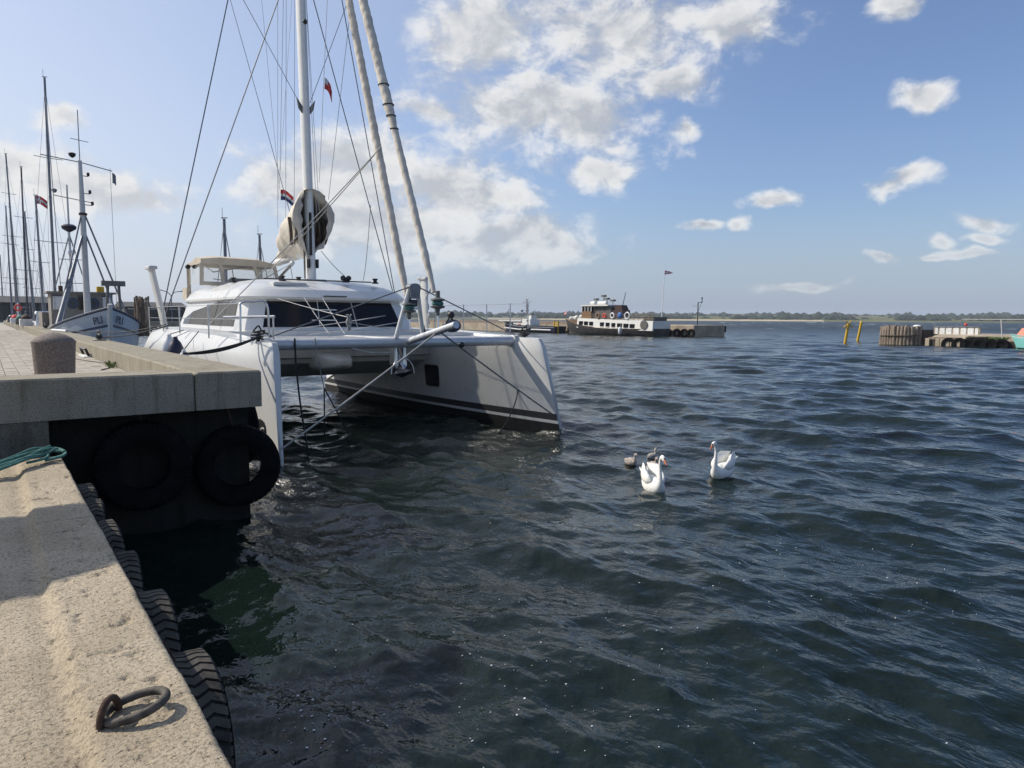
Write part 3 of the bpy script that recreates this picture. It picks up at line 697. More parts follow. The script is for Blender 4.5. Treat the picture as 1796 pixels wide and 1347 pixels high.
def build_catamaran():
    T = thing('catamaran', (HC, BOWY, 0), 'white sailing catamaran with furled sails moored alongside the quay', 'catamaran')
    for xc in (HL, HR):
        h = hull_mesh(xc).build('hull', ['gelcoat', 'stripe', 'antifoul'], T, smooth=28)
        if xc == HL:
            # round black badge near the left bow
            z0 = .60; t0 = .052
            p = hull_pt(xc, t0, z0, -1); u = (hull_pt(xc, t0 + .02, z0, -1) - hull_pt(xc, t0 - .02, z0, -1)).normalized(); up = Vector((0, 0, 1)); n = up.cross(u).normalized()
            if n.x > 0: n = -n
            d = MB(); d.loft([[p + n * .004 + (u * math.cos(a) * .22 + up * math.sin(a) * .25) for a in [k * .2244 for k in range(28)]], [p + n * .016 + (u * math.cos(a) * .215 + up * math.sin(a) * .245) for a in [k * .2244 for k in range(28)]]])
            d.build('round_badge', 'black_plastic', h)
            M = Matrix.Identity(4); ux = -u
            for i in range(3): M[i][0], M[i][1], M[i][2], M[i][3] = ux[i], up[i], n[i], (p + n * .02)[i] - ORG[T][i]
            me = text_mesh('badge_letters', 'OC', .25, 'white', M, .003); o = bpy.data.objects.new('badge_letters', me); COL.objects.link(o); o.parent = h
    # hull window on the inner face of the far hull
    t0, z0 = .385, 1.12; H2 = [c for c in T.children if c.name.startswith('hull')][1]
    for nm, mt, a, b, off in (('window_rim', 'gelcoat_dull', .031, .36, .012), ('window_pane', 'glass_dark', .027, .31, .022)):
        q = [hull_pt(HR, t0 + s * a, z0 + r * b, -1) + Vector((-off, 0, 0)) for s, r in ((-1, -.8), (-.8, -1), (.8, -1), (1, -.8), (1.12, .8), (.95, 1), (-.75, 1), (-.95, .8))]
        MB().prism(q, (.02, 0, 0)).build(nm, mt, H2)
    # bridge deck between the hulls
    b = MB(); prof = [(18.12, 2.42), (18.10, 2.30), (18.2, 1.74), (18.35, 1.70), (18.40, 1.58), (18.6, 1.50), (19.6, 1.14), (25.4, 1.1), (25.9, 1.3), (25.9, 2.2), (24.9, 2.46)]
    b.prism([(4.45, y, z) for y, z in prof], (6.5, 0, 0)); b.build('bridge_deck', 'gelcoat_dull', T)
    pod = MB(); rings = []
    for k in range(9):
        y = 17.35 + k * .14; s = math.sqrt(max(.02, 1 - ((8 - k) / 8.2) ** 2.6))
        rings.append([(7.42 + s * .50 * math.copysign(abs(math.cos(a)) ** .5, math.cos(a)), y, 1.62 + s * .24 * math.copysign(abs(math.sin(a)) ** .5, math.sin(a))) for a in [j * .2618 for j in range(24)]])
    pod.loft(rings); pod.build('nacelle_pod', 'gelcoat', T, smooth=60)
    MB().box(4.4, 11.0, 18.02, 18.6, 2.30, 2.44).build('foredeck', 'gelcoat', T)
    # crossbeam, longeron, trampolines
    cb = MB().tube([(4.45, 14.55, 2.23), (11.0, 14.55, 2.23)], .115, 20).build('crossbeam', 'alu', T, smooth=60)
    for x in (4.52, 10.88): MB().bbox(x - .13, x + .13, 14.38, 14.74, 2.05, 2.37, .03).build('beam_socket', 'gelcoat', cb)
    MB().bbox(7.52, 7.88, 14.66, 18.03, 2.18, 2.335, .03).build('longeron', 'gelcoat', T)
    for x0, x1 in ((4.78, 7.50), (7.90, 10.62)):
        m = MB(); y0, y1, z = 14.72, 17.99, 2.30; d = .032; hw = .0036
        nx, ny = int((x1 - x0) / d), int((y1 - y0) / d)
        for i in range(nx + 1):
            x = x0 + (x1 - x0) * i / nx; m.box(x - hw, x + hw, y0, y1, z, z + .006)
        for i in range(ny + 1):
            y = y0 + (y1 - y0) * i / ny; m.box(x0, x1, y - hw, y + hw, z + .0065, z + .0115)
        for yy in (y0, y1): m.box(x0 - .03, x1 + .03, yy - .03, yy + .03, z - .012, z + .014)
        for xx in (x0, x1): m.box(xx - .03, xx + .03, y0 - .03, y1 + .03, z - .016, z + .018)
        m.build('trampoline', 'netting', T)
    # cabin
    def ring(z, xl, xr, yf, ya, c):
        bow = .10
        pts = [(xl + c, yf + bow, z), (xl + c + (HC - xl - c) * .5, yf + bow * .3, z), (HC, yf, z), (xr - c - (xr - c - HC) * .5, yf + bow * .3, z), (xr - c, yf + bow, z), (xr - c * .35, yf + bow + c * .35, z), (xr, yf + bow + c, z), (xr, (yf + ya) / 2, z), (xr, ya, z), (xl, ya, z), (xl, (yf + ya) / 2, z), (xl, yf + bow + c, z), (xl + c * .35, yf + bow + c * .35, z)]
        return pts
    spec = [(2.40, 5.12, 10.28, 18.26, 25.2, .52), (2.52, 5.15, 10.25, 18.32, 25.2, .52), (3.21, 5.38, 10.02, 18.62, 25.0, .50), (3.26, 5.30, 10.10, 18.46, 25.0, .50), (3.32, 5.30, 10.10, 18.42, 25.0, .5), (3.52, 5.42, 9.98, 18.62, 24.9, .55), (3.66, 5.65, 9.75, 19.0, 24.8, .6), (3.80, 6.0, 9.4, 19.7, 24.7, .6), (3.855, 6.3, 9.1, 20.2, 24.6, .6)]
    rings = [ring(*s) for s in spec]
    cab = MB().loft(rings).build('cabin', 'gelcoat', T, smooth=24)
    r0, r1 = rings[1], rings[2]
    def wall(seq, s, v):
        """point on the window band: seq of ring indices, s along (0..1 by length), v up"""
        P = [Vector(r0[i]).lerp(Vector(r1[i]), v) for i in seq]; L = [0]
        for a, b2 in zip(P, P[1:]): L.append(L[-1] + (b2 - a).length)
        x = s * L[-1]
        for i in range(len(P) - 1):
            if x <= L[i + 1] + 1e-6: return P[i].lerp(P[i + 1], (x - L[i]) / (L[i + 1] - L[i]))
        return P[-1]
    def pane(seq, s0, s1, v0, v1, out, mt, nm='window_pane', v0b=None, v1b=None, n=6):
        m = MB(); a, b2 = [], []
        for i in range(n + 1):
            f = i / n; s = s0 + (s1 - s0) * f
            lo = v0 + ((v0b if v0b is not None else v0) - v0) * f; hi = v1 + ((v1b if v1b is not None else v1) - v1) * f
            a.append(wall(seq, s, lo) + out); b2.append(wall(seq, s, hi) + out)
        m.loft([[p - out * 1.5 for p in a], a, b2, [p - out * 1.5 for p in b2]], False); m.build(nm, mt, cab)
    fo = Vector((0, -.014, .003)); F = [0, 1, 2, 3, 4]
    for s0, s1 in ((.012, .372), (.380, .636), (.644, .985)): pane(F, s0, s1, .02, .985, fo, 'glass_dark')
    MB().box(7.35, 8.0, 18.395, 18.43, 3.335, 3.37).build('vent_slot', 'stripe', cab)
    so = Vector((-.014, 0, .003))
    S = [11, 10, 9]
    pane(S, .01, .33, .04, .93, so, 'glass_grey', v1b=.99); pane(S, .338, .80, .04, .99, so, 'glass_grey', v0b=.06, v1b=.62)
    pane(S, .805, .93, .06, .60, so, 'glass_dark', v1b=.3)
    so2 = Vector((.014, 0, .003)); pane([6, 7, 8], .02, .8, .04, .97, so2, 'glass_dark')
    for yy in (18.38,):
        MB().box(5.5, 9.9, 18.22, 18.26, 2.45, 2.475).build('window_sill', 'gelcoat', cab)
    # roof hardware
    rail = MB(); rail.tube([(6.1, 19.5, 3.82), (9.2, 19.4, 3.82)], .018, 6); rail.build('roof_track', 'black_plastic', cab, smooth=50)
    for x, y in ((8.35, 19.25), (9.3, 19.35), (7.25, 20.0), (6.7, 19.75), (5.9, 21.6)):
        w = MB().lathe([(.10, 0), (.10, .03), (.055, .05), (.055, .10), (.09, .13), (.06, .15)], 14, (x, y, 3.78)).build('winch', 'black_plastic', cab, smooth=40)
    for x in (8.25, 8.42): MB().sphere((x, 19.22, 3.90), .075, 12, 8).build('turning_block', 'black_plastic', cab, smooth=60)
    MB().bbox(6.2, 7.1, 18.95, 19.45, 3.63, 3.715, .02).build('deck_hatch', 'gelcoat_dull', cab)
    # helm shelter
    bx0, bx1, by0, by1 = 5.42, 7.62, 23.2, 24.95
    bm = thing_part('helm_shelter', T)
    def strip(a, b2, w, mt='canvas', par=None, nm='canvas_strip'): MB().tube([a, b2], w, 6, flat=.5).build(nm, mt, bm)
    top = MB(); n = 8; rr = []
    for i in range(n + 1):
        f = i / n; y = by0 - .03 + (by1 - by0 + .06) * f
        rr.append([(bx0 - .03, y, 4.50 + .12 * math.sin(math.pi * min(1, f * 1.3 + .12)) * .9), (bx0 + .5, y, 4.60 + .10 * math.sin(math.pi * f)), (bx1 - .5, y, 4.58 + .10 * math.sin(math.pi * f)), (bx1 + .03, y, 4.47 + .1 * math.sin(math.pi * f)), (bx1 + .03, y, 4.36), (bx0 - .03, y, 4.40)])
    top.loft(rr); top.build('canvas_top', 'canvas', bm, smooth=40)
    z0, z1 = 3.80, 4.42
    for p in (((bx0 - .02, by0, z0 - .06), (bx0, by0, z1)), ((bx0 + .62, by0, z0), (bx0 + .55, by0, z1)), ((bx0 + 1.75, by0 - .05, z0), (bx0 + 1.55, by0, z1)), ((bx1 + .1, by0 - .08, z0), (bx1, by0, z1)), ((bx0, by1, z0 - .35), (bx0, by1, z1)), ((bx0 - .02, by0, z0), (bx1 + .1, by0 - .08, z0)), ((bx1 + .1, by1, z0), (bx1, by1, z1))):
        strip(p[0], p[1], .06)
    m = MB(); m.quad((bx0, by0 + .01, z0), (bx1 + .08, by0 - .06, z0), (bx1, by0 + .01, z1), (bx0, by0 + .01, z1)); m.build('clear_pane', 'vinyl', bm)
    m = MB(); m.quad((bx0, by0 + .02, z0), (bx0, by1, z0), (bx0, by1, z1), (bx0, by0 + .02, z1)); m.build('clear_pane', 'vinyl', bm)
    m = MB(); m.quad((bx1, by0 + .02, z0), (bx1, by1, z0), (bx1, by1, z1), (bx1, by0 + .02, z1)); m.build('clear_pane', 'vinyl', bm)
    MB().tube([(bx0 + .05, by0 + .1, z1 - .05), (bx0 + .4, by0 + .3, z1 - .25), (bx0 + 1.5, by0 + .3, z1 - .02)], .02, 6).build('frame_tube', 'steel', bm, smooth=50)
    for dx in (-.12, .02): MB().lathe([(.07, -.1), (.075, 0), (.06, .1)], 12, (bx0 + dx, by1 - .7 - dx * 2, 4.36), 'Y').build('spotlight', 'black_plastic', bm, smooth=50)
    MB().box(bx0 - .1, bx0 + .02, by1 - .1, by1 + .5, 3.35, 3.72).build('canvas_flap', 'canvas', bm)
    MB().bbox(bx0 + .9, bx0 + 2.0, by0 + .25, by0 + .6, 3.82, 4.0, .04).build('dashboard', 'glass_grey', bm)
    # mast, boom, sails
    mz0, mz1 = 3.80, 20.6
    def mast_at(z): return Vector((HC, 20.2 + .052 * (z - 3.85), z))
    m = MB(); rings = []
    for z in np.linspace(mz0, mz1, 14):
        c = mast_at(z); s = 1 if z < 15 else 1 - .3 * (z - 15) / 6
        rings.append([(c.x + .128 * s * math.cos(a), c.y + .20 * s * math.sin(a), z) for a in [k * .2618 for k in range(24)]])
    m.loft(rings); mast = m.build('mast', 'alu_white', T, smooth=60)
    MB().bbox(7.35, 8.05, 19.85, 20.7, 3.80, 3.875, .03).build('mast_step', 'gelcoat', mast)
    c = mast_at(8.8)
    for sx in (-1, 1): MB().prism([(HC + sx * .10, c.y - .12, 8.55), (HC + sx * .10, c.y - .12, 8.75), (HC + sx * .27, c.y - .12, 8.98), (HC + sx * .22, c.y - .12, 8.7)], (0, .05, 0)).build('stay_bracket', 'galv', mast)
    c = mast_at(11.1); MB().sphere((HC + .03, c.y - .2, 11.1), .07, 10, 8).build('deck_light', 'black_plastic', mast, smooth=60)
    MB().box(HC - .11, HC - .06, 19.93, 20.02, 4.55, 5.75).build('mast_track', 'black_plastic', mast)
    for z in (4.35, 4.4):
        for sx in (-1, 1): MB().box(HC + sx * .10, HC + sx * .155, 20.0, 20.12, 4.2, 4.45).build('clutch', 'black_plastic', mast) if z < 4.38 else None
    for k in range(9): MB().tube([mast_at(4.0) + Vector((-.17 - .012 * k, -.02 * k, -.2)), mast_at(4.6 + .1 * k) + Vector((-.15 - .006 * k, 0, 0))], .007, 5).build('mast_halyard', 'rope_grey', mast)
    bo = MB(); B0, B1 = Vector((HC, 20.55, 4.68)), Vector((8.62, 25.9, 4.74))
    bo.tube([B0, B1], .13, 14); boom = bo.build('boom', 'alu_white', T, smooth=60)
    bd = (B1 - B0).normalized(); bs = Vector((bd.y, -bd.x, 0))
    rings = []; N = 26; M_ = 30
    for i in range(N + 1):
        f = i / N; ctr = B0 + (B1 - B0) * (f * 1.0 - .085)
        hw = .54 * (1 - f) ** .9 + .20; hh = .76 * (1 - f) ** 1.35 + .22
        if f < .02: hw *= .98
        cz = 4.70 + hh * .86
        ring = []
        for j in range(M_):
            a = 2 * math.pi * j / M_; sx, sz = math.cos(a), math.sin(a)
            tp = 1 - .50 * max(0, sz) ** 1.6 if sz > 0 else 1 - .45 * (-sz) ** 1.4
            if sx < 0: tp *= .56 + .50 * math.sin(math.pi * min(1, f * 1.25 + .02))
            wr = 1 + .035 * math.sin(9 * f * 6.28 + 3 * a) * (1 - .6 * f) + .05 * math.sin(3 * a + 21 * f) + .03 * math.sin(7 * a - 34 * f)
            pinch = 1 - .20 * math.exp(-((f - .30) / .06) ** 2) * max(0, sz + .3)
            ring.append(Vector((ctr.x, ctr.y, 0)) + bs * sx * hw * tp * wr * pinch + Vector((0, 0, cz + sz * hh * wr * pinch)))
        rings.append(ring)
    m = MB(); m.loft(rings, True, False, True); bag = m.build('sail_bag', 'sailcloth', boom, smooth=70)
    fl = MB()                       # canvas flaps half closing the open front
    rim = rings[0]; cz0 = sum(p.z for p in rim) / M_; cx0 = sum(p.x for p in rim) / M_
    for side in (-1, 1):
        idx = [j for j in range(M_) if side * (rim[j].x - cx0) > .10]; idx.sort(key=lambda j: rim[j].z)
        ro = [rim[j] for j in idx]; ri = [Vector((cx0 + side * (.15 + .18 * abs(p.x - cx0)) + (.16 if side > 0 else -.02), p.y - .02 - .10 * math.sin(3 * k), cz0 + (p.z - cz0) * .93)) for k, p in enumerate(ro)]
        mid = [(a + b) / 2 + Vector((0, -.06, 0)) for a, b in zip(ro, ri)]
        fl.loft([ro, mid, ri], False)
    fl.build('bag_flap', 'sailcloth', boom, smooth=70)
    so_ = bag.modifiers.new('thickness', 'SOLIDIFY'); so_.thickness = .02
    m = MB()
    for k in range(13):          # folded sail showing in the open front of the bag
        x = HC - .50 + k * .083; zb = 4.85 + .12 * rnd.random(); zt = 5.95 - abs(x - HC) * .6 - .25 * rnd.random()
        m.tube(spline([(x, 20.38, zb), (x + rnd.uniform(-.04, .04), 20.22 + rnd.uniform(-.05, .08), (zb + zt) / 2), (x + rnd.uniform(-.04, .04), 20.42, zt)], 5), .05, 7, flat=.6)
    m.build('folded_sail', 'sail_inside', boom, smooth=60)
    MB().tube([(8.18, 23.0, 4.55), (7.95, 24.2, 3.95)], .045, 8).build('vang_strut', 'galv', boom, smooth=50)
    MB().lathe([(.05, -.06), (.11, 0), (.05, .06)], 12, (8.05, 22.8, 4.5), 'X').build('boom_block', 'fender_white', boom, smooth=50)
    for q0, q1 in (((8.05, 22.8, 4.5), (7.2, 23.6, 3.9)), ((8.1, 22.9, 4.5), (7.9, 24.0, 3.85)), ((8.1, 23.1, 4.55), (8.6, 24.2, 3.85))): MB().tube([q0, q1], .012, 6).build('mainsheet', 'rope_grey', boom)
    def furled(nm, y0, z0, y1, z1, r, knots=None):
        m = MB(); rings = []; N = 260; a, b2 = Vector((HC, y0, z0)), Vector((HC, y1, z1)); d = (b2 - a).normalized(); n1 = Vector((1, 0, 0)); n2 = d.cross(n1)
        Lt = (b2 - a).length
        for i in range(N + 1):
            f = i / N; L = f * Lt; rad = r(L)
            ring = []
            for j in range(16):
                an = 2 * math.pi * j / 16
                w = 1 + .10 * math.sin(an * 1 - L * 11.0) * .32 + .035 * math.sin(2 * an + L * 18.0) + .045 * math.sin(L * 24 + 2.2 * math.sin(an))
                ring.append(a + d * L + (n1 * math.cos(an) + n2 * math.sin(an)) * rad * w)
            rings.append(ring)
        m.loft(rings); o = m.build(nm, 'sailcloth', T, smooth=70)
        if knots:
            for L in knots:
                MB().tube([a + d * (L + .05 * math.sin(k * .4)) + (n1 * math.cos(k * .4) + n2 * math.sin(k * .4)) * (r(L) * 1.1) for k in range(17)], .014, 5).build('tie', 'rope_black', o)
        return a, d, o
    furled('furled_headsail', 14.42, 3.30, 20.35, 18.3, lambda L: .082 + .012 * min(L, 4) / 4 if L > .5 else .055 + .054 * L)
    a2, d2, o2 = furled('furled_forward_sail', 13.20, 3.34, 20.1, 18.0, lambda L: (.045 + .035 * min(1, L / .8)) if L < 4.2 else .08 + .028 * min(1, (L - 4.2) / .5), [4.1, 4.45, 4.75, 5.3])
    for y, z, s in ((14.30, 2.98, 1.0), (13.05, 3.06, 1.0)):
        dr = MB().lathe([(.05, .30), (.05, .16), (.15, .13), (.155, .10), (.09, .08), (.09, .0), (.155, -.02), (.15, -.05), (.05, -.08), (.035, -.22)], 20, (HC, y, z)).build('furling_drum', 'galv', T, smooth=40)
        MB().lathe([(.11, .075), (.125, .05), (.125, .02), (.11, .0)], 18, (HC, y, z)).build('furling_line', 'rope_green', dr, smooth=50)
        MB().tube([(HC, y, z - .2), (HC, y - .02, z - .45)], .022, 6).build('shackle', 'steel', dr, smooth=50)
    # A-frame and bowsprit
    af = thing_part('forestay_frame', T)
    tp = Vector((7.78, 14.25, 3.42))
    MB().tube([(7.47, 14.5, 2.34), tp + Vector((-.10, 0, 0))], .055, 12).build('frame_leg', 'alu_white', af, smooth=60)
    MB().tube([(8.22, 14.62, 2.42), tp + Vector((.10, 0, 0))], .055, 12).build('frame_leg', 'alu_white', af, smooth=60)
    MB().tube([(8.26, 14.63, 2.36), (8.17, 14.58, 2.62)], .066, 12).build('leg_boot', 'black_plastic', af, smooth=60)
    m = MB(); m.prism([(tp.x + .145 * math.cos(a), tp.y - .09, tp.z + .05 + .09 * math.sin(a)) for a in [k * .3142 for k in range(11)]] + [(tp.x - .10, tp.y - .09, tp.z - .20), (tp.x + .10, tp.y - .09, tp.z - .20)], (0, .18, 0)); m.build('frame_head', 'mast_grey', af)
    MB().box(tp.x - .15, tp.x + .17, tp.y - .05, tp.y + .05, 2.98, 3.03).build('frame_crossbar', 'alu', af)
    MB().box(tp.x - .08, tp.x + .08, tp.y - .04, tp.y + .06, 3.04, 3.20).build('frame_block', 'navy', af)
    sp = MB().tube([(HC, 14.35, 2.26), (HC, 12.32, 2.66)], .075, 16).build('bowsprit', 'alu', T, smooth=60)
    MB().sphere((HC + .02, 12.55, 2.86), .075, 12, 8).build('snatch_block', 'black_plastic', sp, smooth=60)
    MB().tube([(HC, 12.8, 2.6), (HC + .02, 12.6, 2.82), (HC + .05, 12.4, 2.68)], .02, 6).build('lashing', 'rope_black', sp)
    MB().tube(sag((HC, 13.1, 2.48), (4.33, 13.02, .36), .02), .019, 7).build('bobstay', 'rope_grey', sp, smooth=60)
    MB().tube(sag((HC, 12.95, 2.5), (11.07, 13.15, .42), .02), .017, 7).build('bobstay', 'wire', sp, smooth=60)
    MB().sphere((8.25, 12.98, 2.22), .05, 8, 6, (1.6, .8, 1.3)).build('rope_cover', 'black_plastic', sp, smooth=60)
    for xe in (4.62, 10.8): MB().tube([(xe, 14.5, 2.38), tp + Vector((0, -.06, .10))], .014, 7).build('beam_stay', 'wire', af, smooth=60)
    MB().tube(spline([(6.30 + .06 * math.sin(k * .8 * 3.1), 14.40 + .02 * math.cos(k), 2.86 - .17 * (1 - math.cos(k * 1.57)) ) for k in range(22)], 4), .011, 5).build('rope_coil', 'rope_grey', af, smooth=60)
    # anchor and its roller under the beam
    an = thing_part('anchor', T)
    for dx in (-.10, .12): MB().prism([(7.55 + dx, 14.75, 2.16), (7.60 + dx, 14.75, 2.16), (7.62 + dx, 14.72, 1.70), (7.57 + dx, 14.70, 1.64), (7.53 + dx, 14.76, 1.74)], (.03, -.16, 0)).build('roller_cheek', 'steel', an)
    MB().tube([(7.6, 14.72, 2.1), (7.62, 14.55, 1.75), (7.64, 14.45, 1.62)], .03, 8).build('shank', 'steel', an, smooth=50)
    m = MB(); m.add([(7.40, 14.5, 1.52), (7.88, 14.5, 1.52), (7.64, 14.05, 1.62), (7.64, 14.55, 1.43), (7.64, 14.7, 1.66)], [(0, 3, 2), (1, 2, 3), (0, 4, 3), (1, 3, 4), (0, 2, 4), (1, 4, 2)]); m.build('fluke', 'navy', an)
    MB().tube([(7.64 + .29 * math.cos(a), 14.52, 1.52 + .36 * math.sin(a)) for a in [k * .2618 for k in range(13)]], .014, 7).build('roll_bar', 'steel', an, smooth=60)
    # daggerboards
    for x0, y0, dx, sh in ((3.92, 20.75, -.30, 1), (11.48, 20.3, .05, -1)):
        m = MB(); rings = []
        for z, o in ((2.2, 0), (3.0, .4), (3.85, .9), (4.06, 1.0)):
            cx = x0 + dx * o; cy = y0 + .12 * o
            rings.append([(cx + .075 * math.cos(a), cy + .24 * math.sin(a), z) for a in [k * .3927 for k in range(16)]])
        m.loft(rings); db = m.build('daggerboard', 'gelcoat', T, smooth=50)
        MB().bbox(x0 + dx - .11, x0 + dx + .10, y0 - .18, y0 + .42, 4.02, 4.10, .02).build('board_cap', 'gelcoat_dull', db)
    m = MB(); m.tube(spline([(11.55 + .07 * math.sin(k), 20.05 + .03 * k % .3, 3.9 - .1 * k) for k in range(14)], 4), .03, 6); m.build('sail_bundle', 'rope_white', T, smooth=60)
    MB().sphere((10.3, 16.7, 2.58), .24, 14, 10, (1.15, .9, .75)).build('rolled_cover', 'navy', T, smooth=60)
    # rigging
    def wire(a, b2, r=.016, mt='wire', nm='shroud'): MB().tube([a, b2], r, 6).build(nm, mt, T, smooth=60)
    cpl, cpr = Vector((3.86, 21.46, 2.45)), Vector((11.52, 22.0, 2.45))
    for cp in (cpl, cpr):
        wire(cp, mast_at(19.7)); wire(cp + Vector((0, -.12, 0)), mast_at(13.3))
    c = mast_at(8.8)
    for a, b2 in (((427, 0), (525, 180)), ((606, 13), (544, 180))):
        p, q = on_y(*a, 20.4), on_y(*b2, 20.4); wire(q, q + (p - q) * 1.9, .009, nm='diamond_stay')
        tip = q + (p - q) * 1.9; wire(tip, mast_at(tip.z + .1), .03, 'alu_white', 'spreader')
        wire(tip, mast_at(18.5), .009, nm='diamond_stay')
    def halyard(a, b2, Xa, Xb, r=.007, mt='rope_grey'):
        p, q = on_x(*a, Xa), on_x(*b2, Xb); wire(p + (p - q) * .6, q, r, mt, 'halyard')
    for a, b2 in (((487, 0), (487, 400)), ((497, 0), (491, 300)), ((502, 0), (501, 420)), ((517, 0), (516, 360)), ((537, 0), (556, 390)), ((541, 60), (560, 370)), ((574, 0), (560, 320)), ((612, 40), (576, 350))): halyard(a, b2, HC, HC)
    halyard((404, 0), (512, 385), HC, HC, .010, 'wire'); halyard((459, 0), (490, 330), HC, HC, .006)
    halyard((362 + 150, 0), (488, 350), HC, HC, .005)
    kn = on_x(668, 258, HC)
    for q in (on_x(364, 572, 3.95), on_y(470, 478, 20.3)):
        MB().tube(sag(kn, q, .06), .012, 6).build('furler_rope', 'rope_grey', T, smooth=60)
    MB().tube(sag(on_x(650, 360, HC), (8.9, 19.3, 3.85), .25), .009, 6).build('furler_rope', 'rope_grey', T, smooth=60)
    MB().tube(sag(on_x(563, 440, HC), (8.3, 19.2, 3.95), .04), .010, 6).build('furler_rope', 'rope_grey', T, smooth=60)
    for q0, q1, r, mt in (((4.8, 14.6, 2.5), (10.3, 19.5, 2.95), .010, 'rope_white'), ((5.6, 14.9, 2.42), (10.1, 18.9, 2.70), .010, 'rope_white'), ((6.3, 14.5, 2.7), (8.3, 14.7, 2.45), .009, 'rope_grey'), ((6.3, 14.45, 2.8), (6.05, 18.2, 3.26), .008, 'rope_white'), ((6.7, 16.5, 2.4), (6.75, 18.25, 3.3), .008, 'rope_white'), ((7.1, 16.5, 2.4), (7.25, 18.25, 3.3), .008, 'rope_white')):
        MB().tube(sag(q0, q1, .02), r, 6).build('deck_line', mt, T, smooth=60)
    for z in (2.72, 2.98): MB().tube([(6.62, 17.4, z), (7.28, 17.4, z)], .014, 6).build('handrail', 'steel', T, smooth=60)
    # hanging lines at the beam
    MB().tube(spline([(5.12, 14.42, 2.36), (5.13, 14.40, 1.8), (5.22, 14.42, .9), (5.36, 14.4, -.1)], 6), .020, 6).build('hanging_rope', 'rope_black', T, smooth=60)
    MB().tube(spline([(5.55, 14.42, 2.36), (5.62, 14.5, 2.0), (5.92, 14.9, 1.25)], 6), .011, 6).build('hanging_rope', 'rope_grey', T, smooth=60)
    for e in ((5.95, 15.0, .2), (6.6, 15.2, .15)): MB().tube([(5.92, 14.9, 1.25), e], .016, 6).build('hanging_rope', 'rope_black', T, smooth=60)
    MB().tube(spline([(6.4, 14.5, 2.13), (6.8, 14.5, 2.03), (7.3, 14.5, 2.02), (7.5, 14.6, 2.1)], 6), .014, 6).build('hanging_rope', 'rope_white', T, smooth=60)
    MB().tube(spline([(10.78, 14.40, 2.36), (10.79, 14.40, 1.9), (10.83, 14.38, 1.0), (10.3, 14.0, .4), (9.8, 13.9, -.08)], 7), .017, 6).build('hanging_rope', 'rope_black', T, smooth=60)
    # guard rails
    def rails(pts, zt, zm):
        for (x, y) in pts:
            zb = hull_deck((y - BOWY) / LEN) - .05
            MB().tube([(x, y, zb), (x, y, zt)], .017, 8).build('stanchion', 'steel', T, smooth=60)
        for z in (zt - .02, zm):
            MB().tube([(x, y, z) for x, y in pts], .007, 6).build('guard_wire', 'steel', T, smooth=60)
    rails([(11.42, 14.75), (11.58, 15.75), (11.66, 17.0), (11.7, 18.3), (11.7, 20.0)], 3.20, 2.82)
    rails([(3.86, 16.1), (3.72, 18.2), (3.72, 20.1), (3.72, 22.0)], 3.05, 2.75)
    pu = thing_part('pulpit', T)
    MB().tube(spline([(3.95, 14.1, 2.3), (3.97, 14.12, 2.9), (4.0, 14.15, 3.06), (4.2, 14.1, 3.08), (4.45, 14.05, 3.04), (4.48, 14.05, 2.4)], 6), .02, 8).build('pulpit_rail', 'steel', pu, smooth=60)
    MB().tube([(3.86, 14.9, 2.78), (4.62, 14.12, 2.80)], .028, 8).build('pulpit_seat', 'white', pu, smooth=60)
    MB().tube([(4.60, 14.14, 2.8), (4.60, 14.14, 2.35)], .018, 8).build('pulpit_post', 'steel', pu, smooth=60)
    for y in (3.05, 2.75): MB().tube([(3.95, 14.12, y), (3.86, 16.1, y)], .007, 6).build('guard_wire', 'steel', pu)
    # bow cleats with rope turns
    for x, y in ((4.32, 14.22), (11.0, 14.35)):
        cl = thing_part('bow_cleat', T)
        MB().tube([(x - .03, y - .17, 2.42), (x, y, 2.40), (x + .02, y + .17, 2.42)], .02, 7).build('cleat_horn', 'black_plastic', cl, smooth=50)
        MB().lathe([(.04, -.14), (.035, .02)], 8, (x, y, 2.42)).build('cleat_post', 'black_plastic', cl)
        MB().tube(spline([(x + .10 * math.cos(k * 1.3) * (1 + .3 * math.sin(k)), y + .18 * math.sin(k * 1.3), 2.36 + .012 * k) for k in range(15)], 5), .017, 6).build('rope_turns', 'rope_black', cl, smooth=50)
        MB().tube(spline([(x - .1, y, 2.5), (x - .02, y - .1, 2.62), (x + .08, y, 2.52), (x + .3, y + .15, 2.42)], 5), .016, 6).build('rope_turns', 'rope_black', cl, smooth=50)
    return T
def thing_part(name, parent):
    """a group part: an Empty under its thing that parents sub-parts"""
    o = bpy.data.objects.new(name, None); COL.objects.link(o); o.parent = parent; o.empty_display_size = .1; ORG[o] = ORG[parent]; return o
CAT = build_catamaran()

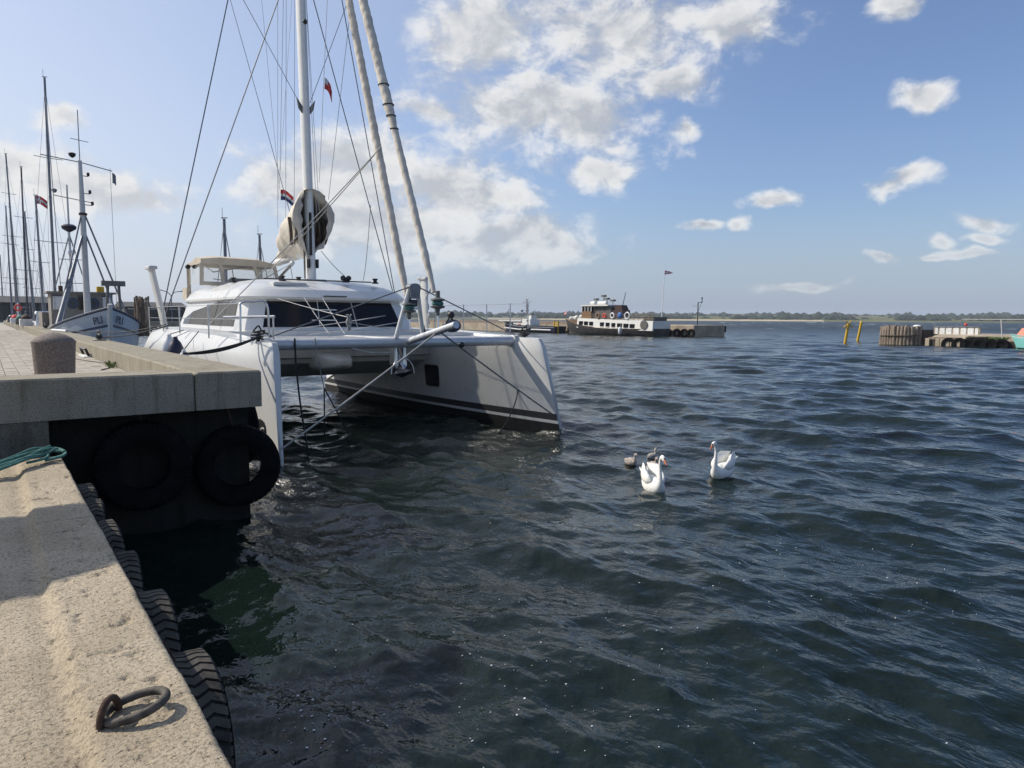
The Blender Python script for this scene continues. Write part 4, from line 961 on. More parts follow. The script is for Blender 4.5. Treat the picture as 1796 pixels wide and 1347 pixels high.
def flag(name, corner, w, h, dirv, mats, split, label, droop=.25, group=None):
    """small cloth flag; split(u, v) gives the colour slot"""
    nu, nv = 14, 9; u_ = Vector(dirv).normalized(); s = Vector((-u_.y, u_.x, 0)); P = []
    for i in range(nu):
        for j in range(nv):
            a, b = i / (nu - 1), j / (nv - 1)
            P.append(Vector(corner) + u_ * w * a * .92 + s * .10 * w * math.sin(a * 7 + b * 1.5) * a + Vector((0, 0, -h * b - droop * w * a * a + .05 * w * math.sin(a * 5))))
    m = MB()
    for i in range(nu - 1):
        for j in range(nv - 1):
            m.add([P[i * nv + j], P[(i + 1) * nv + j], P[(i + 1) * nv + j + 1], P[i * nv + j + 1]], [(0, 1, 2, 3)], split((i + .5) / (nu - 1), (j + .5) / (nv - 1)))
    o = m.build(name, mats, label=label, cat='flag', group=group)
    bm = bmesh.new(); bm.from_mesh(o.data); bmesh.ops.remove_doubles(bm, verts=bm.verts, dist=1e-5); bm.to_mesh(o.data); bm.free()
    o.data.polygons.foreach_set('use_smooth', [True] * len(o.data.polygons))
    md = o.modifiers.new('thickness', 'SOLIDIFY'); md.thickness = .006
    return o
def cross(u, v): return 1 if abs(u - .38) < .09 or abs(v - .5) < .12 else 0
p = on_x(569, 136, HC); flag('signal_flag', p, .28, .30, (1, .3, 0), ['red', 'white'], lambda u, v: 1 if v < .45 and u < .5 else 0, 'small faded red and white flag on the forward halyard above the sail bag', 1.0)
p = on_x(492, 333, HC); flag('courtesy_flag', p, .42, .32, (.8, -.5, 0), ['red', 'white', 'flag_blue'], lambda u, v: 0 if v < .34 else 1 if v < .67 else 2, 'small red white and blue striped flag on a halyard beside the mast', .45)

for (pxx, pyy, mt, lb, sc) in ((297, 603, 'fender_white', 'white teardrop fender hanging beside a navy one on the hull', 1.05), (308, 609, 'navy', 'navy blue teardrop fender hanging between two white ones', 1.1), (323, 628, 'fender_white', 'white teardrop fender under the black mooring ropes', .9)):
    c = on_x(pxx, pyy, 3.32); c.z -= .05
    t = thing('fender', (c.x, c.y, c.z - .3), lb, 'fender', 'fenders on the catamaran side')
    k = sc * .17
    MB().lathe([(k * .12, -k * 2.2), (k * .7, -k * 1.9), (k, -k * .9), (k * .95, 0), (k * .6, k * .8), (k * .28, k * 1.2), (k * .25, k * 1.45), (k * .1, k * 1.5)], 18, tuple(c)).build('fender_body', mt, t, smooth=60)
    MB().tube([(c.x, c.y, c.z + k * 1.45), (3.70, c.y + .35, 2.48)], .010, 6).build('lanyard', 'rope_black' if mt != 'navy' else 'rope_white', t)
def mooring(path, r, label, mt='rope_black'):
    MB().tube(path, r, 7).build('mooring_rope', mt, label=label, cat='rope', smooth=60, group='mooring ropes of the catamaran')
mooring(sag((4.30, 14.1, 2.40), (2.93, 13.7, 2.13), .05), .026, 'upper black mooring rope from the catamaran bow down to the kerb')
mooring(sag((4.22, 14.2, 2.36), (2.92, 14.1, 2.12), .09), .022, 'lower black mooring rope from the catamaran bow down to the kerb')
mooring(spline([(3.80, 19.9, 2.56), (3.4, 20.6, 2.40), (3.15, 22.4, 2.25), (2.68, 23.5, 2.18)], 6), .018, 'black mooring rope from the catamaran side to the steel cleat')
mooring(spline([(3.78, 20.2, 2.58), (3.4, 24, 2.32), (3.05, 30, 2.2), (2.7, 38, 2.15)], 6), .018, 'long black mooring rope running past the steel cleat along the kerb')

# ------------------------------------------------------------------ swans
def rot_frame(loc, heading):
    h = Vector((heading[0], heading[1], 0)).normalized(); s = Vector((-h.y, h.x, 0)); L = Vector(loc)
    return lambda x, y, z: L + h * x + s * y + Vector((0, 0, z))
def sweep(fr, pts, n=16):
    """pts: (x, z, half width, half height, sideways shift)"""
    rings = []; P = [Vector((p[0], 0, p[1])) for p in pts]
    for i, p in enumerate(pts):
        T = (P[min(i + 1, len(P) - 1)] - P[max(i - 1, 0)]).normalized(); N = Vector((-T.z, 0, T.x))
        rings.append([fr(p[0] + N.x * p[3] * math.sin(a), p[4] + p[2] * math.cos(a), p[1] + N.z * p[3] * math.sin(a)) for a in [2 * math.pi * k / n for k in range(n)]])
    return rings
def interp(pts, n=5):
    out = spline([(p[0], p[1], 0) for p in pts], n); o2 = spline([(p[2], p[3], p[4]) for p in pts], n)
    return [(a.x, a.y, max(b.x, .004), max(b.y, .004), b.z) for a, b in zip(out, o2)]
def swan(loc, heading, s, label, turn=0.0):
    z = water_z(loc[0], loc[1]); t = thing('swan', (loc[0], loc[1], z), label, 'swan'); F = rot_frame((loc[0], loc[1], z), heading)
    fr = lambda x, y, zz: F(x * s, y * s * .86, zz * s * (1.0 if zz < .2 else 1 + .10 * min(1, (zz - .2) / .2)))
    body = [(-.44, .22, .015, .012, 0), (-.37, .18, .07, .04, 0), (-.24, .11, .155, .115, 0), (-.05, .075, .195, .15, 0), (.13, .075, .18, .15, 0), (.25, .11, .125, .125, 0), (.315, .19, .066, .074, 0),
            (.325, .28, .041, .043, 0), (.305, .37, .033, .033, 0), (.30, .46, .030, .030, turn * .3), (.325, .535, .030, .030, turn * .7), (.372, .575, .036, .035, turn), (.42, .57, .040, .037, turn * 1.3), (.46, .55, .031, .030, turn * 1.6), (.482, .54, .02, .02, turn * 1.75)]
    m = MB().loft(sweep(fr, interp(body, 4), 18)); b = m.build('body', 'swan', t, smooth=70)
    for side in (-1, 1):
        w = [(.17, .17, .02, .03, side * .12), (.10, .19, .05, .075, side * .15), (-.04, .215, .065, .10, side * .15), (-.18, .235, .065, .105, side * .13), (-.30, .255, .045, .08, side * .10), (-.40, .30, .02, .05, side * .075), (-.46, .33, .008, .015, side * .05)]
        MB().loft(sweep(fr, interp(w, 4), 12)).build('wing', 'swan', t, smooth=70)
        for k in range(6):
            x0 = -.08 - k * .055; z0 = .30 - k * .006
            MB().loft(sweep(fr, [(x0 + .10, z0 - .06, .012, .035, side * (.165 - k * .014)), (x0, z0 + .005, .016, .036, side * (.155 - k * .015)), (x0 - .08, z0 + .05, .012, .028, side * (.14 - k * .016)), (x0 - .12, z0 + .075, .004, .010, side * (.13 - k * .017))], 8)).build('feather', 'swan', t, smooth=60)
        MB().sphere(fr(.445, turn * 1.5 + side * .033, .572), .0075 * s, 8, 6).build('eye', 'black_plastic', t, smooth=60)
    for k in (-2, -1, 0, 1, 2):
        MB().loft(sweep(fr, [(-.32, .17, .03, .012, k * .03), (-.42, .235, .028, .010, k * .042), (-.50, .30 - abs(k) * .012, .016, .006, k * .05)], 8)).build('tail_feather', 'swan', t, smooth=60)
    MB().loft(sweep(fr, [(.462, .548, .024, .028, turn * 1.65), (.50, .532, .019, .019, turn * 1.85), (.545, .508, .016, .011, turn * 2.1), (.572, .495, .009, .006, turn * 2.25)], 12)).build('bill', 'bill', t, smooth=60)
    MB().sphere(fr(.472, turn * 1.7, .568), .017 * s, 10, 8).build('bill_knob', 'black_plastic', t, smooth=60)
    return t
def cygnet(loc, heading, s, label):
    z = water_z(loc[0], loc[1]); t = thing('cygnet', (loc[0], loc[1], z), label, 'cygnet', 'cygnets swimming with the swans'); F = rot_frame((loc[0], loc[1], z), heading)
    fr = lambda x, y, zz: F(x * s, y * s, zz * s)
    body = [(-.40, .09, .015, .012, 0), (-.34, .09, .07, .04, 0), (-.20, .09, .15, .12, 0), (0, .10, .19, .165, 0), (.16, .11, .165, .15, 0), (.26, .15, .10, .11, 0), (.30, .24, .06, .06, 0), (.295, .34, .048, .048, 0), (.32, .41, .05, .05, 0), (.37, .435, .058, .052, 0), (.42, .42, .045, .04, 0), (.45, .41, .025, .022, 0)]
    MB().loft(sweep(fr, interp(body, 4), 16)).build('body', 'cygnet', t, smooth=70)
    for side in (-1, 1):
        MB().loft(sweep(fr, interp([(.14, .17, .02, .03, side * .12), (0, .17, .04, .075, side * .15), (-.18, .145, .035, .06, side * .13), (-.32, .12, .01, .015, side * .07)], 3), 10)).build('wing', 'cygnet', t, smooth=70)
    MB().loft(sweep(fr, [(.44, .41, .026, .024, 0), (.49, .395, .018, .012, 0), (.515, .385, .008, .005, 0)], 10)).build('bill', 'black_plastic', t, smooth=60)
def camdir(r_, f_): return (math.sin(YAW) * f_ + math.cos(YAW) * r_, math.cos(YAW) * f_ - math.sin(YAW) * r_)
p = on_z(1146, 855, 0); swan((p.x, p.y), camdir(.13, -.99), .98, 'white swan swimming straight ahead with its neck upright', .008)
p = on_z(1266, 838, 0); swan((p.x, p.y), camdir(-.62, -.78), .98, 'white swan with raised wings and tail swimming beside the first', .0)
p = on_z(1106, 820, 0); cygnet((p.x, p.y), camdir(.35, -.9), .50, 'grey brown cygnet swimming apart from the white swans')
p = on_z(1145, 826, 0); cygnet((p.x, p.y), camdir(.15, -.95), .54, 'grey brown cygnet close behind the back of a white swan')
p = on_z(1144, 800, 0); cygnet((p.x, p.y), camdir(.5, .6), .42, 'small pale cygnet trailing farthest behind the swans')

# ------------------------------------------------------------------ generic boat hull
def boat_hull(fr, L, Bm, zb, zd_bow, zd_mid, zd_st, rake=.5, stern_w=.8, full=.5, sb=.80):
    """fr(x along, y across, z); returns MB; sb = height fraction of the stripe"""
    rings = []; ts = [0, .01, .03, .06, .1, .16, .24, .34, .46, .6, .75, .88, 1]
    levels = [-.4, 0, .12, .3, .5, sb - .14, sb, sb + .04, 1.0]
    for t in ts:
        u = min(t / full, 1); w = Bm / 2 * (.02 + .98 * (1 - (1 - u) ** 2)) * (1 - (1 - stern_w) * max(0, (t - .6) / .4) ** 2)
        zd = zd_mid + (zd_bow - zd_mid) * max(0, 1 - t / .55) ** 1.6 + (zd_st - zd_mid) * max(0, (t - .6) / .4) ** 1.5
        half = []
        for f in levels:
            z = f * zd if f > 0 else f * 1.2
            fl = .72 + .28 * max(0, f) ** .6 if f > -.1 else .08
            fl = fl if t > .05 else fl * (.5 + .5 * max(f, 0))
            half.append((L * (.5 - t) - rake * (1 - max(f, 0)) * (1 - t) ** 4 * 1.0, w * fl, z))
        rings.append([fr(x, -y, z) for x, y, z in half[::-1]] + [fr(x, y, z) for x, y, z in half])
    k = len(levels) - 1
    mi = [2 if levels[j] < 0.05 else (1 if j == 6 else 0) for j in range(k)]
    m = MB(); m.loft(rings, True, True, True, 0, mi[::-1] + [2] + mi + [3]); return m

# ------------------------------------------------------------------ fishing boat
def build_fishing_boat():
    X0, YB = 5.0, 39.7
    T = thing('fishing_boat', (X0, YB + 7, 0), 'pale blue wooden fishing boat with white mast moored behind the catamaran', 'fishing boat')
    fr = lambda x, y, z: Vector((X0 + y, YB + 6.5 - x, z))
    h = boat_hull(fr, 13, 4.2, 0, 3.15, 2.0, 2.4, .5, .7, full=.42, sb=.72).build('hull', ['pli_blue', 'pli_dark', 'antifoul', 'pli_house'], T, smooth=40)
    MB().tube([(X0, YB - .03, 3.36), (X0, YB + .06, 2.9), (X0, YB + .25, 1.2), (X0, YB + .6, -.2)], .11, 8).build('stem_post', 'pli_white', T, smooth=50)
    for s in (-1, 1):
        pts = []
        for t in (0.004, .03, .06, .1, .16, .24, .34, .46):
            u = min(t / .42, 1); w = 2.1 * (.02 + .98 * (1 - (1 - u) ** 2)); zd = 2.0 + 1.15 * max(0, 1 - t / .55) ** 1.6
            pts.append((X0 + s * w, YB + 13 * t, zd + .03))
        MB().tube(pts, .07, 6).build('gunwale', 'pli_dark', T, smooth=50)
    # letters on both bows
    for s in (-1, 1):
        t = .055
        def sp(t, f):
            u = min(t / .42, 1); w = 2.1 * (.02 + .98 * (1 - (1 - u) ** 2)); zd = 2.0 + 1.15 * max(0, 1 - t / .55) ** 1.6
            return Vector((X0 + s * w * (.72 + .28 * f ** .6), YB + 13 * t + .5 * (1 - f) * (1 - t) ** 4, f * zd))
        u = (sp(.075, .84) - sp(.015, .84)).normalized() * (1 if s > 0 else -1); up = (sp(.06, .78) - sp(.06, .55)).normalized(); nn = u.cross(up).normalized(); up = nn.cross(u)
        c = sp(.042, .85) + nn * .07
        M = Matrix.Identity(4)
        for i in range(3): M[i][0], M[i][1], M[i][2], M[i][3] = u[i], up[i], nn[i], c[i] - ORG[T][i]
        me = text_mesh('bow_letters', 'PLI', .52, 'pli_dark', M, .012); o = bpy.data.objects.new('bow_letters', me); COL.objects.link(o); o.parent = h
    # wheelhouse
    wy = 51.2; wx0, wx1 = 3.35, 6.65
    w = MB(); w.prism([(wx0, wy + .25, 1.8), (4.2, wy, 1.8), (5.8, wy, 1.8), (wx1, wy + .25, 1.8), (wx1, wy + 2.6, 1.8), (wx0, wy + 2.6, 1.8)], (0, 0, 2.35)); wh = w.build('wheelhouse', 'pli_house', T)
    r = MB(); r.prism([(wx0 - .2, wy + .1, 4.15), (4.2, wy - .2, 4.15), (5.8, wy - .2, 4.15), (wx1 + .2, wy + .1, 4.15), (wx1 + .2, wy + 2.8, 4.15), (wx0 - .2, wy + 2.8, 4.15)], (0, 0, .1)); r.build('roof', 'pli_house', wh)
    for x, wdt, rnd_ in ((3.75, .3, 0), (4.45, .26, 1), (5.05, .30, 0), (5.55, .26, 1), (6.25, .3, 0)):
        yy = wy - .01 if 4.2 < x < 5.8 else wy + .12
        if rnd_:
            MB().lathe([(.34, 0), (.34, .05), (.24, .05)], 20, (x, yy - .045, 3.55), 'Y').build('porthole_rim', 'pli_dark', wh, smooth=40)
            MB().lathe([(.12, 0), (.12, .03)], 14, (x, yy - .08, 3.55), 'Y').build('porthole_glass', 'glass_grey', wh, smooth=40)
        else:
            MB().box(x - wdt, x + wdt, yy - .04, yy + .1, 3.15, 3.95).build('window', 'glass_dark' if abs(x - 5.05) < .1 else 'white', wh)
            MB().box(x - wdt - .04, x + wdt + .04, yy - .05, yy + .05, 3.95, 4.02).build('window_frame', 'pli_dark', wh)
    MB().box(3.0, 7.0, wy + 2.62, wy + 6.5, 1.8, 3.0).build('deckhouse', 'pli_house', T)
    for x, y, z0_ in ((6.0, wy + .4, 4.25),): MB().bbox(x - .2, x + .2, y - .2, y + .2, z0_, z0_ + .36, .03).build('roof_box', 'yellow', wh)
    m = MB(); m.tube([(3.9, wy + .5, 4.25), (3.9, wy + .5, 4.6)], .12, 8)
    m.build('roof_lamp', 'rust', wh)
    # mast with cross trees, stays and lamps
    my = 49.0
    mast = MB().tube([(X0, my, 1.8), (X0 - .02, my, 9.0), (X0 - .03, my, 11.75)], [.19, .15, .10], 14).build('mast', 'pli_white', T, smooth=60)
    MB().tube([(X0 - .03, my, 11.6), (X0 - .03, my, 14.6)], .025, 6).build('whip_aerial', 'mast_grey', mast)
    MB().tube([(X0 - .45, my, 12.95), (X0 + .45, my, 12.85)], .02, 5).build('aerial_arm', 'mast_grey', mast)
    MB().tube([(3.05, my, 11.85), (X0, my, 11.65), (6.6, my, 11.35)], .028, 8).build('upper_yard', 'mast_grey', mast, smooth=60)
    MB().tube([(3.6, my, 9.65), (X0 + .45, my, 9.4)], .024, 8).build('lower_yard', 'mast_grey', mast, smooth=60)
    MB().lathe([(.02, 0), (.16, .1), (.2, .25), (.1, .3)], 14, (4.6, my, 11.85)).build('radar_reflector', 'black_plastic', mast, smooth=50)
    for z, dx in ((11.0, .35), (10.0, .4), (9.35, .5)):
        MB().tube([(X0, my, z - .1), (X0 + dx, my - .05, z - .12)], .025, 6).build('lamp_arm', 'mast_grey', mast)
        MB().lathe([(.07, -.1), (.08, 0), (.07, .1)], 10, (X0 + dx, my - .05, z)).build('mast_lamp', 'black_plastic', mast, smooth=50)
    MB().lathe([(.22, -.06), (.22, .06)], 14, (X0, my, 8.7)).build('mast_band', 'rust', mast)
    for s in (-1, 1):
        MB().tube([(X0 + s * .1, my, 8.65), (X0 + s * 1.75, my - 3.2, 2.4)], .05, 8).build('mast_stay', 'mast_grey', mast, smooth=60)
        MB().tube([(X0 + s * .1, my, 7.5), (X0 + s * 1.4, my - 1.8, 2.5)], .05, 8).build('mast_stay', 'mast_grey', mast, smooth=60)
        MB().tube([(X0 + s * 1.5, my, 11.5), (X0 + s * 1.6, my + .5, 2.4)], .012, 5).build('stay_wire', 'wire', mast)
    boom_ = MB().tube([(X0 - .1, my - .1, 7.4), (3.15, 45.3, 2.1)], [.07, .13], 10).build('derrick_boom', 'mast_grey', T, smooth=60)
    flag('pennant', (6.6, my, 11.25), .22, .6, (1, .2, 0), ['mast_grey'], lambda u, v: 0, 'dark rag pennant at the yard end of the fishing boat', .6)
    # radar tripod aft
    ry = 57.5
    tri = MB().tube([(5.0, ry, 3.0), (5.0, ry, 11.6)], [.10, .05], 8).build('radar_mast', 'pli_white', T, smooth=60)
    MB().lathe([(.1, -.3), (.42, -.1), (.46, .08), (.3, .2), (.05, .22)], 18, (5.0, ry, 8.75)).build('radar_dome', 'navy', tri, smooth=50)
    for dx in (-1.1, 1.0): MB().tube([(5.0, ry, 8.3), (5.0 + dx, ry, 4.2)], .04, 6).build('tripod_leg', 'mast_grey', tri)
    MB().lathe([(.15, -.1), (.2, .05), (.14, .2)], 12, (5.05, ry - .1, 7.0)).build('horn', 'fender_white', tri, smooth=50)
    for z in (6.6, 5.0): MB().tube([(4.3, ry, z), (5.9, ry, z)], .025, 5).build('tripod_bar', 'mast_grey', tri)
    # net gallows at the bow
    for s in (-1, 1): MB().tube([(X0 + .55 + s * .35, YB + 3.2, 2.4), (X0 + .6 + s * .25, YB + 3.2, 4.45)], .07, 8).build('gallows_post', 'galv', T, smooth=50)
    MB().box(X0 + .05, X0 + 1.15, YB + 3.05, YB + 3.3, 4.35, 4.62).build('gallows_bar', 'galv', T)
    # net bundle hanging by the rail
    m = MB()
    for k in range(28):
        x = 7.1 + rnd.gauss(0, .14); y = 44 + rnd.gauss(0, .5)
        m.tube(spline([(x, y, 3.6 + rnd.uniform(-.3, .3)), (x + rnd.uniform(-.15, .15), y + rnd.uniform(-.3, .3), 2.7), (x + rnd.uniform(-.2, .2), y + rnd.uniform(-.3, .3), 1.7)], 4), .05, 5)
    m.build('net_bundle', 'timber', T, smooth=60)
build_fishing_boat()

# ------------------------------------------------------------------ yachts behind
def yacht(pxb, pxt, pyt, X, label, mm='mast_grey', cover='navy', two=True, hullc='white', spr=2):
    b = on_x(pxb, 548, X); Y = b.y; top = on_y(pxt, pyt, Y); h = top.z
    Lh = max(8, min(15, h * .62)); sc = Lh / 11
    T = thing('sailing_yacht', (X, Y, 0), label, 'sailing yacht', 'yachts moored beyond the fishing boat')
    fr = lambda x, y, z: Vector((X + y, Y - x, z))
    boat_hull(fr, Lh, Lh * .30, 0, 1.6 * sc, 1.25 * sc, 1.2 * sc, .8, .8).build('hull', [hullc, 'navy', 'antifoul', 'white'], T, smooth=40)
    MB().loft([[(X + sx * w, Y + y, z) for sx, y in ((-1, -l * .5), (-.5, -l * .62), (.5, -l * .62), (1, -l * .5), (1, l * .5), (-1, l * .5))] for w, l, z in ((Lh * .10, Lh * .42, 1.1 * sc), (Lh * .09, Lh * .40, 1.6 * sc), (Lh * .07, Lh * .34, 1.75 * sc))]).build('coachroof', 'white', T)
    rake = (top.x - b.x)
    tx = X + max(-.6, min(.6, rake))
    mast = MB().tube([(X, Y, 1.2 * sc), (tx, Y, h)], [.13, .09], 10).build('mast', mm, T, smooth=60)
    for k in range(spr):
        f = (k + 1) / (spr + 1) + .02; z = 1.2 * sc + (h - 1.2 * sc) * f; w = (.95 - .2 * k) * sc * 1.1
        xm = X + (tx - X) * f
        MB().tube([(xm - w, Y, z + .1), (xm, Y, z), (xm + w, Y, z - .02)], .03, 6).build('spreader', mm, mast)
    for s in (-1, 1):
        MB().tube([(X + s * Lh * .14, Y + .2, 1.2 * sc), (X + s * .8 * sc, Y, h * .5), (tx, Y, h * .97)], .012, 5).build('shroud', 'wire', mast)
        MB().tube([(X + s * Lh * .13, Y + .6, 1.2 * sc), (X + (tx - X) * .6, Y, h * .6)], .010, 5).build('shroud', 'wire', mast)
    MB().tube([(X, Y - Lh * .48, 1.6 * sc), (tx, Y, h * .95)], .03, 6).build('forestay', 'mast_grey', mast)
    MB().tube([(X, Y + Lh * .49, 1.3 * sc), (tx, Y, h)], .012, 5).build('backstay', 'wire', mast)
    MB().tube([(tx - .18, Y, h + .05), (tx + .2, Y, h + .08)], .03, 6).build('masthead_gear', 'black_plastic', mast)
    MB().tube([(tx - .1, Y, h), (tx - .1, Y, h + .7)], .015, 5).build('aerial', 'wire', mast)
    bm = MB().tube([(X, Y + .1, 2.4 * sc), (X, Y + Lh * .38, 2.45 * sc)], .09, 8).build('boom', mm, T, smooth=60)
    MB().tube([(X, Y + .15, 2.6 * sc), (X, Y + Lh * .2, 2.62 * sc), (X, Y + Lh * .37, 2.55 * sc)], [.24, .2, .1], 10).build('sail_cover', cover, bm, smooth=60)
    return T, Y, tx, h
TA, YA, xA, hA = yacht(98, 78, 136, 5.2, 'tall grey masted yacht just behind the fishing boat', cover='canvas', spr=2)
MB().lathe([(.10, -.14), (.2, 0), (.2, .14), (.1, .2)], 14, (5.55, YA - .1, 13.6)).build('radar_dome', 'mast_grey', TA, smooth=50)
yacht(77, 62, 343, 5.0, 'yacht with a short thin mast and a red flag halyard', cover='navy', spr=1)
yacht(60, 43, 372, 5.2, 'yacht with a slim grey mast between the dark mast and the flag', spr=2)
yacht(48, 37, 293, 4.6, 'yacht with an almost black mast', mm='mast_dark', cover='navy', spr=2)
yacht(33, 10, 270, 4.0, 'yacht with a very tall raked grey mast', cover='navy', spr=3)
yacht(30, 17, 364, 4.3, 'yacht with a thick mid height mast in front of the dark shed', cover='canvas', spr=2)
yacht(21, 10, 362, 3.7, 'yacht with a slim mast near the end of the quay', spr=2)
yacht(6, 0, 448, 3.2, 'yacht with the shortest mast at the quay end', spr=1)
yacht(398, 393, 384, 12.5, 'distant yacht whose mast shows above the helm shelter', spr=1)
yacht(461, 455, 412, 17.0, 'distant yacht whose mast shows left of the sail bag', spr=1)
pf = on_x(61, 343, 5.0); flag('red_flag', (pf.x, pf.y, pf.z), 1.15, .85, (1, -.1, 0), ['red', 'white'], cross, 'red flag with white cross flying at a yacht mast', .35)
def motorboat():
    Y = 63.0; X = 4.0; T = thing('motor_boat', (X, Y, 0), 'small white motor boat with dark blue windows beyond the kerb', 'motor boat')
    fr = lambda x, y, z: Vector((X + y, Y - x, z))
    boat_hull(fr, 6.5, 2.3, 0, 2.3, 1.9, 1.8, .7, .9).build('hull', ['white', 'navy', 'antifoul', 'white'], T, smooth=40)
    MB().loft([[(X + sx * w, Y + y0 + dy, z) for sx, dy in ((-1, 0), (1, 0), (1, 2.2), (-1, 2.2))] for w, y0, z in ((.95, -.9, 1.8), (.9, -.5, 2.35), (.85, -.1, 3.0), (.8, 0, 3.1))]).build('cabin', 'white', T)
    MB().prism([(X - .75, Y - .52, 2.4), (X + .75, Y - .52, 2.4), (X + .72, Y - .12, 2.95), (X - .72, Y - .12, 2.95)], (0, -.03, .01)).build('windscreen', 'navy', T)
    MB().box(X - .94, X - .90, Y - .2, Y + 1.4, 2.4, 2.9).build('side_window', 'navy', T)
    MB().tube([(X - .9, Y - 2.6, 2.6), (X, Y - 3.1, 2.7), (X + .9, Y - 2.6, 2.6)], .025, 6).build('bow_rail', 'steel', T)
motorboat()
def clutter():
    specs = [((18, 560), 'red', 1.2, 'red and white lifebuoy post on the kerb edge'),]
    b = on_z(20, 556, UZ); Y = 70
    T = thing('lifebuoy_post', (2.3, Y, UZ), 'red and white lifebuoy post standing on the far kerb', 'lifebuoy post')
    MB().tube([(2.3, Y, UZ), (2.3, Y, UZ + 1.7)], .05, 8).build('post', 'white', T)
    MB().loft([[(2.3 + (.22 + .06 * math.cos(b_)) * math.cos(a), Y - .1 + .06 * math.sin(b_), UZ + 1.3 + (.22 + .06 * math.cos(b_)) * math.sin(a)) for b_ in [k * .785 for k in range(8)]] for a in [k * .3142 for k in range(21)]], True, False, False).build('lifebuoy', 'red', T, smooth=60)
    for i, (y, c1, c2, lb) in enumerate(((58, 'white', 'rust', 'white crate with brown nets on the kerb'), (66, 'galv', 'rope_green', 'grey fish box with green nets on the kerb'), (78, 'white', 'red', 'white fish box with red floats on the far kerb'), (88, 'galv', 'navy', 'grey tub with blue cloth on the far kerb'))):
        T = thing('fish_box', (2.25, y, UZ), lb, 'fish box')
        MB().bbox(1.95, 2.65, y - .6, y + .6, UZ, UZ + .45, .03).build('box', c1, T)
        MB().sphere((2.3, y, UZ + .5), .36, 10, 6, (.8, 1.3, .7)).build('net_heap', c2, T, smooth=50)
clutter()

# ------------------------------------------------------------------ back of the harbour
MB().box(-80, 46, 150, 260, -2, 1.7).build('harbour_ground', 'mole_concrete', org=(0, 0, 0), kind='structure', label='ground behind the harbour')
def shed(x0, x1, y0, y1, ze, zr, label, door=True, nw=4):
    T = thing('harbour_shed', ((x0 + x1) / 2, y0, 1.7), label, 'shed', 'dark sheds behind the harbour')
    MB().box(x0, x1, y0, y1, 1.7, ze).build('wall', 'shed', T)
    ym = (y0 + y1) / 2; m = MB(); m.prism([(x0 - .4, y0 - .5, ze), (x0 - .4, ym, zr), (x0 - .4, y1 + .5, ze)], (x1 - x0 + .8, 0, 0)); m.build('roof', 'shed_roof', T)
    for k in range(nw):
        x = x0 + (x1 - x0) * (k + .5) / nw
        w = MB().box(x - 1.1, x + 1.1, y0 - .06, y0 + .05, 2.9, 4.1).build('window', 'glass_grey', T)
        MB().box(x - 1.2, x + 1.2, y0 - .1, y0 - .0, 4.1, 4.25).build('window_frame', 'white', w)
shed(-8, 13.5, 152, 162, 5.0, 6.2, 'long dark shed behind the yachts at the quay end')
shed(22, 33, 156, 166, 4.6, 5.6, 'dark shed behind the fishing boat bow', nw=3)
shed(33.6, 44, 160, 172, 3.9, 4.6, 'low dark shed seen behind the catamaran stern', nw=3)
def street_lamp():
    b = on_y(301, 540, 155); X = b.x; top = on_y(301, 513, 155).z
    T = thing('street_lamp', (X, 155, 1.7), 'grey double armed street lamp behind the dark sheds', 'street lamp')
    MB().tube([(X, 155, 1.7), (X, 155, top - .5)], .11, 8).build('pole', 'mast_grey', T, smooth=60)
    for s in (-1, 1):
        MB().tube(spline([(X, 155, top - .6), (X + s * .8, 155, top + .1), (X + s * 2.2, 155, top + .5 * (1 if s < 0 else .5))], 5), .08, 6).build('arm', 'mast_grey', T, smooth=60)
        MB().box(X + s * 2.2 - .35, X + s * 2.2 + .35, 154.85, 155.15, top + .36 * (1 if s < 0 else .6), top + .52 * (1 if s < 0 else .8)).build('lamp_head', 'mast_grey', T)
street_lamp()

# ------------------------------------------------------------------ mole with ships
MX0, MX1, MY0 = 90.6, 98.4, 74.0
def build_mole():
    T = thing('mole', (MX0, MY0, 0), 'concrete mole with a dark end wall and tyres at its foot', 'mole')
    MB().bbox(MX0, MX1, MY0, MY0 + 26, -2, 1.85, .08).build('mole_head', 'mole_concrete', T)
    MB().box(MX0 + .3, MX1 - .4, MY0 + 26.02, MY0 + 95, -2, 1.6).build('mole_arm', 'mole_concrete', T)
    MB().box(MX0 + 3.5, MX1 - .4, MY0 + 30, MY0 + 95, 1.604, 2.2).build('parapet', 'timber', T)
    MB().tube([(MX1 + .12, MY0 + .1, .7), (MX1 + .12, MY0 + .1, 1.7)], .22, 10).build('corner_fender', 'rubber', T, smooth=50)
build_mole()
for pxx, wh in ((1187, 'third'), (1200, 'second'), (1212, 'first')):
    p = on_x(pxx, 585, MX0 - .25)
    tyre((p.x, p.y, .55), (0, 0, 0), wh + ' tyre on the mole face counted from its dark end wall', TYD, 'tyres on the mole', (MX0 - .02, p.y, 1.6), (1.3, 1.3, 1.3))
p = on_x(1172, 586, MX0 - .2); tyre((p.x, p.y, .6), (0, 0, 0), 'tyre on the mole face hidden behind the black ship stern', TYD, 'tyres on the mole', None, (1.2, 1.2, 1.2))
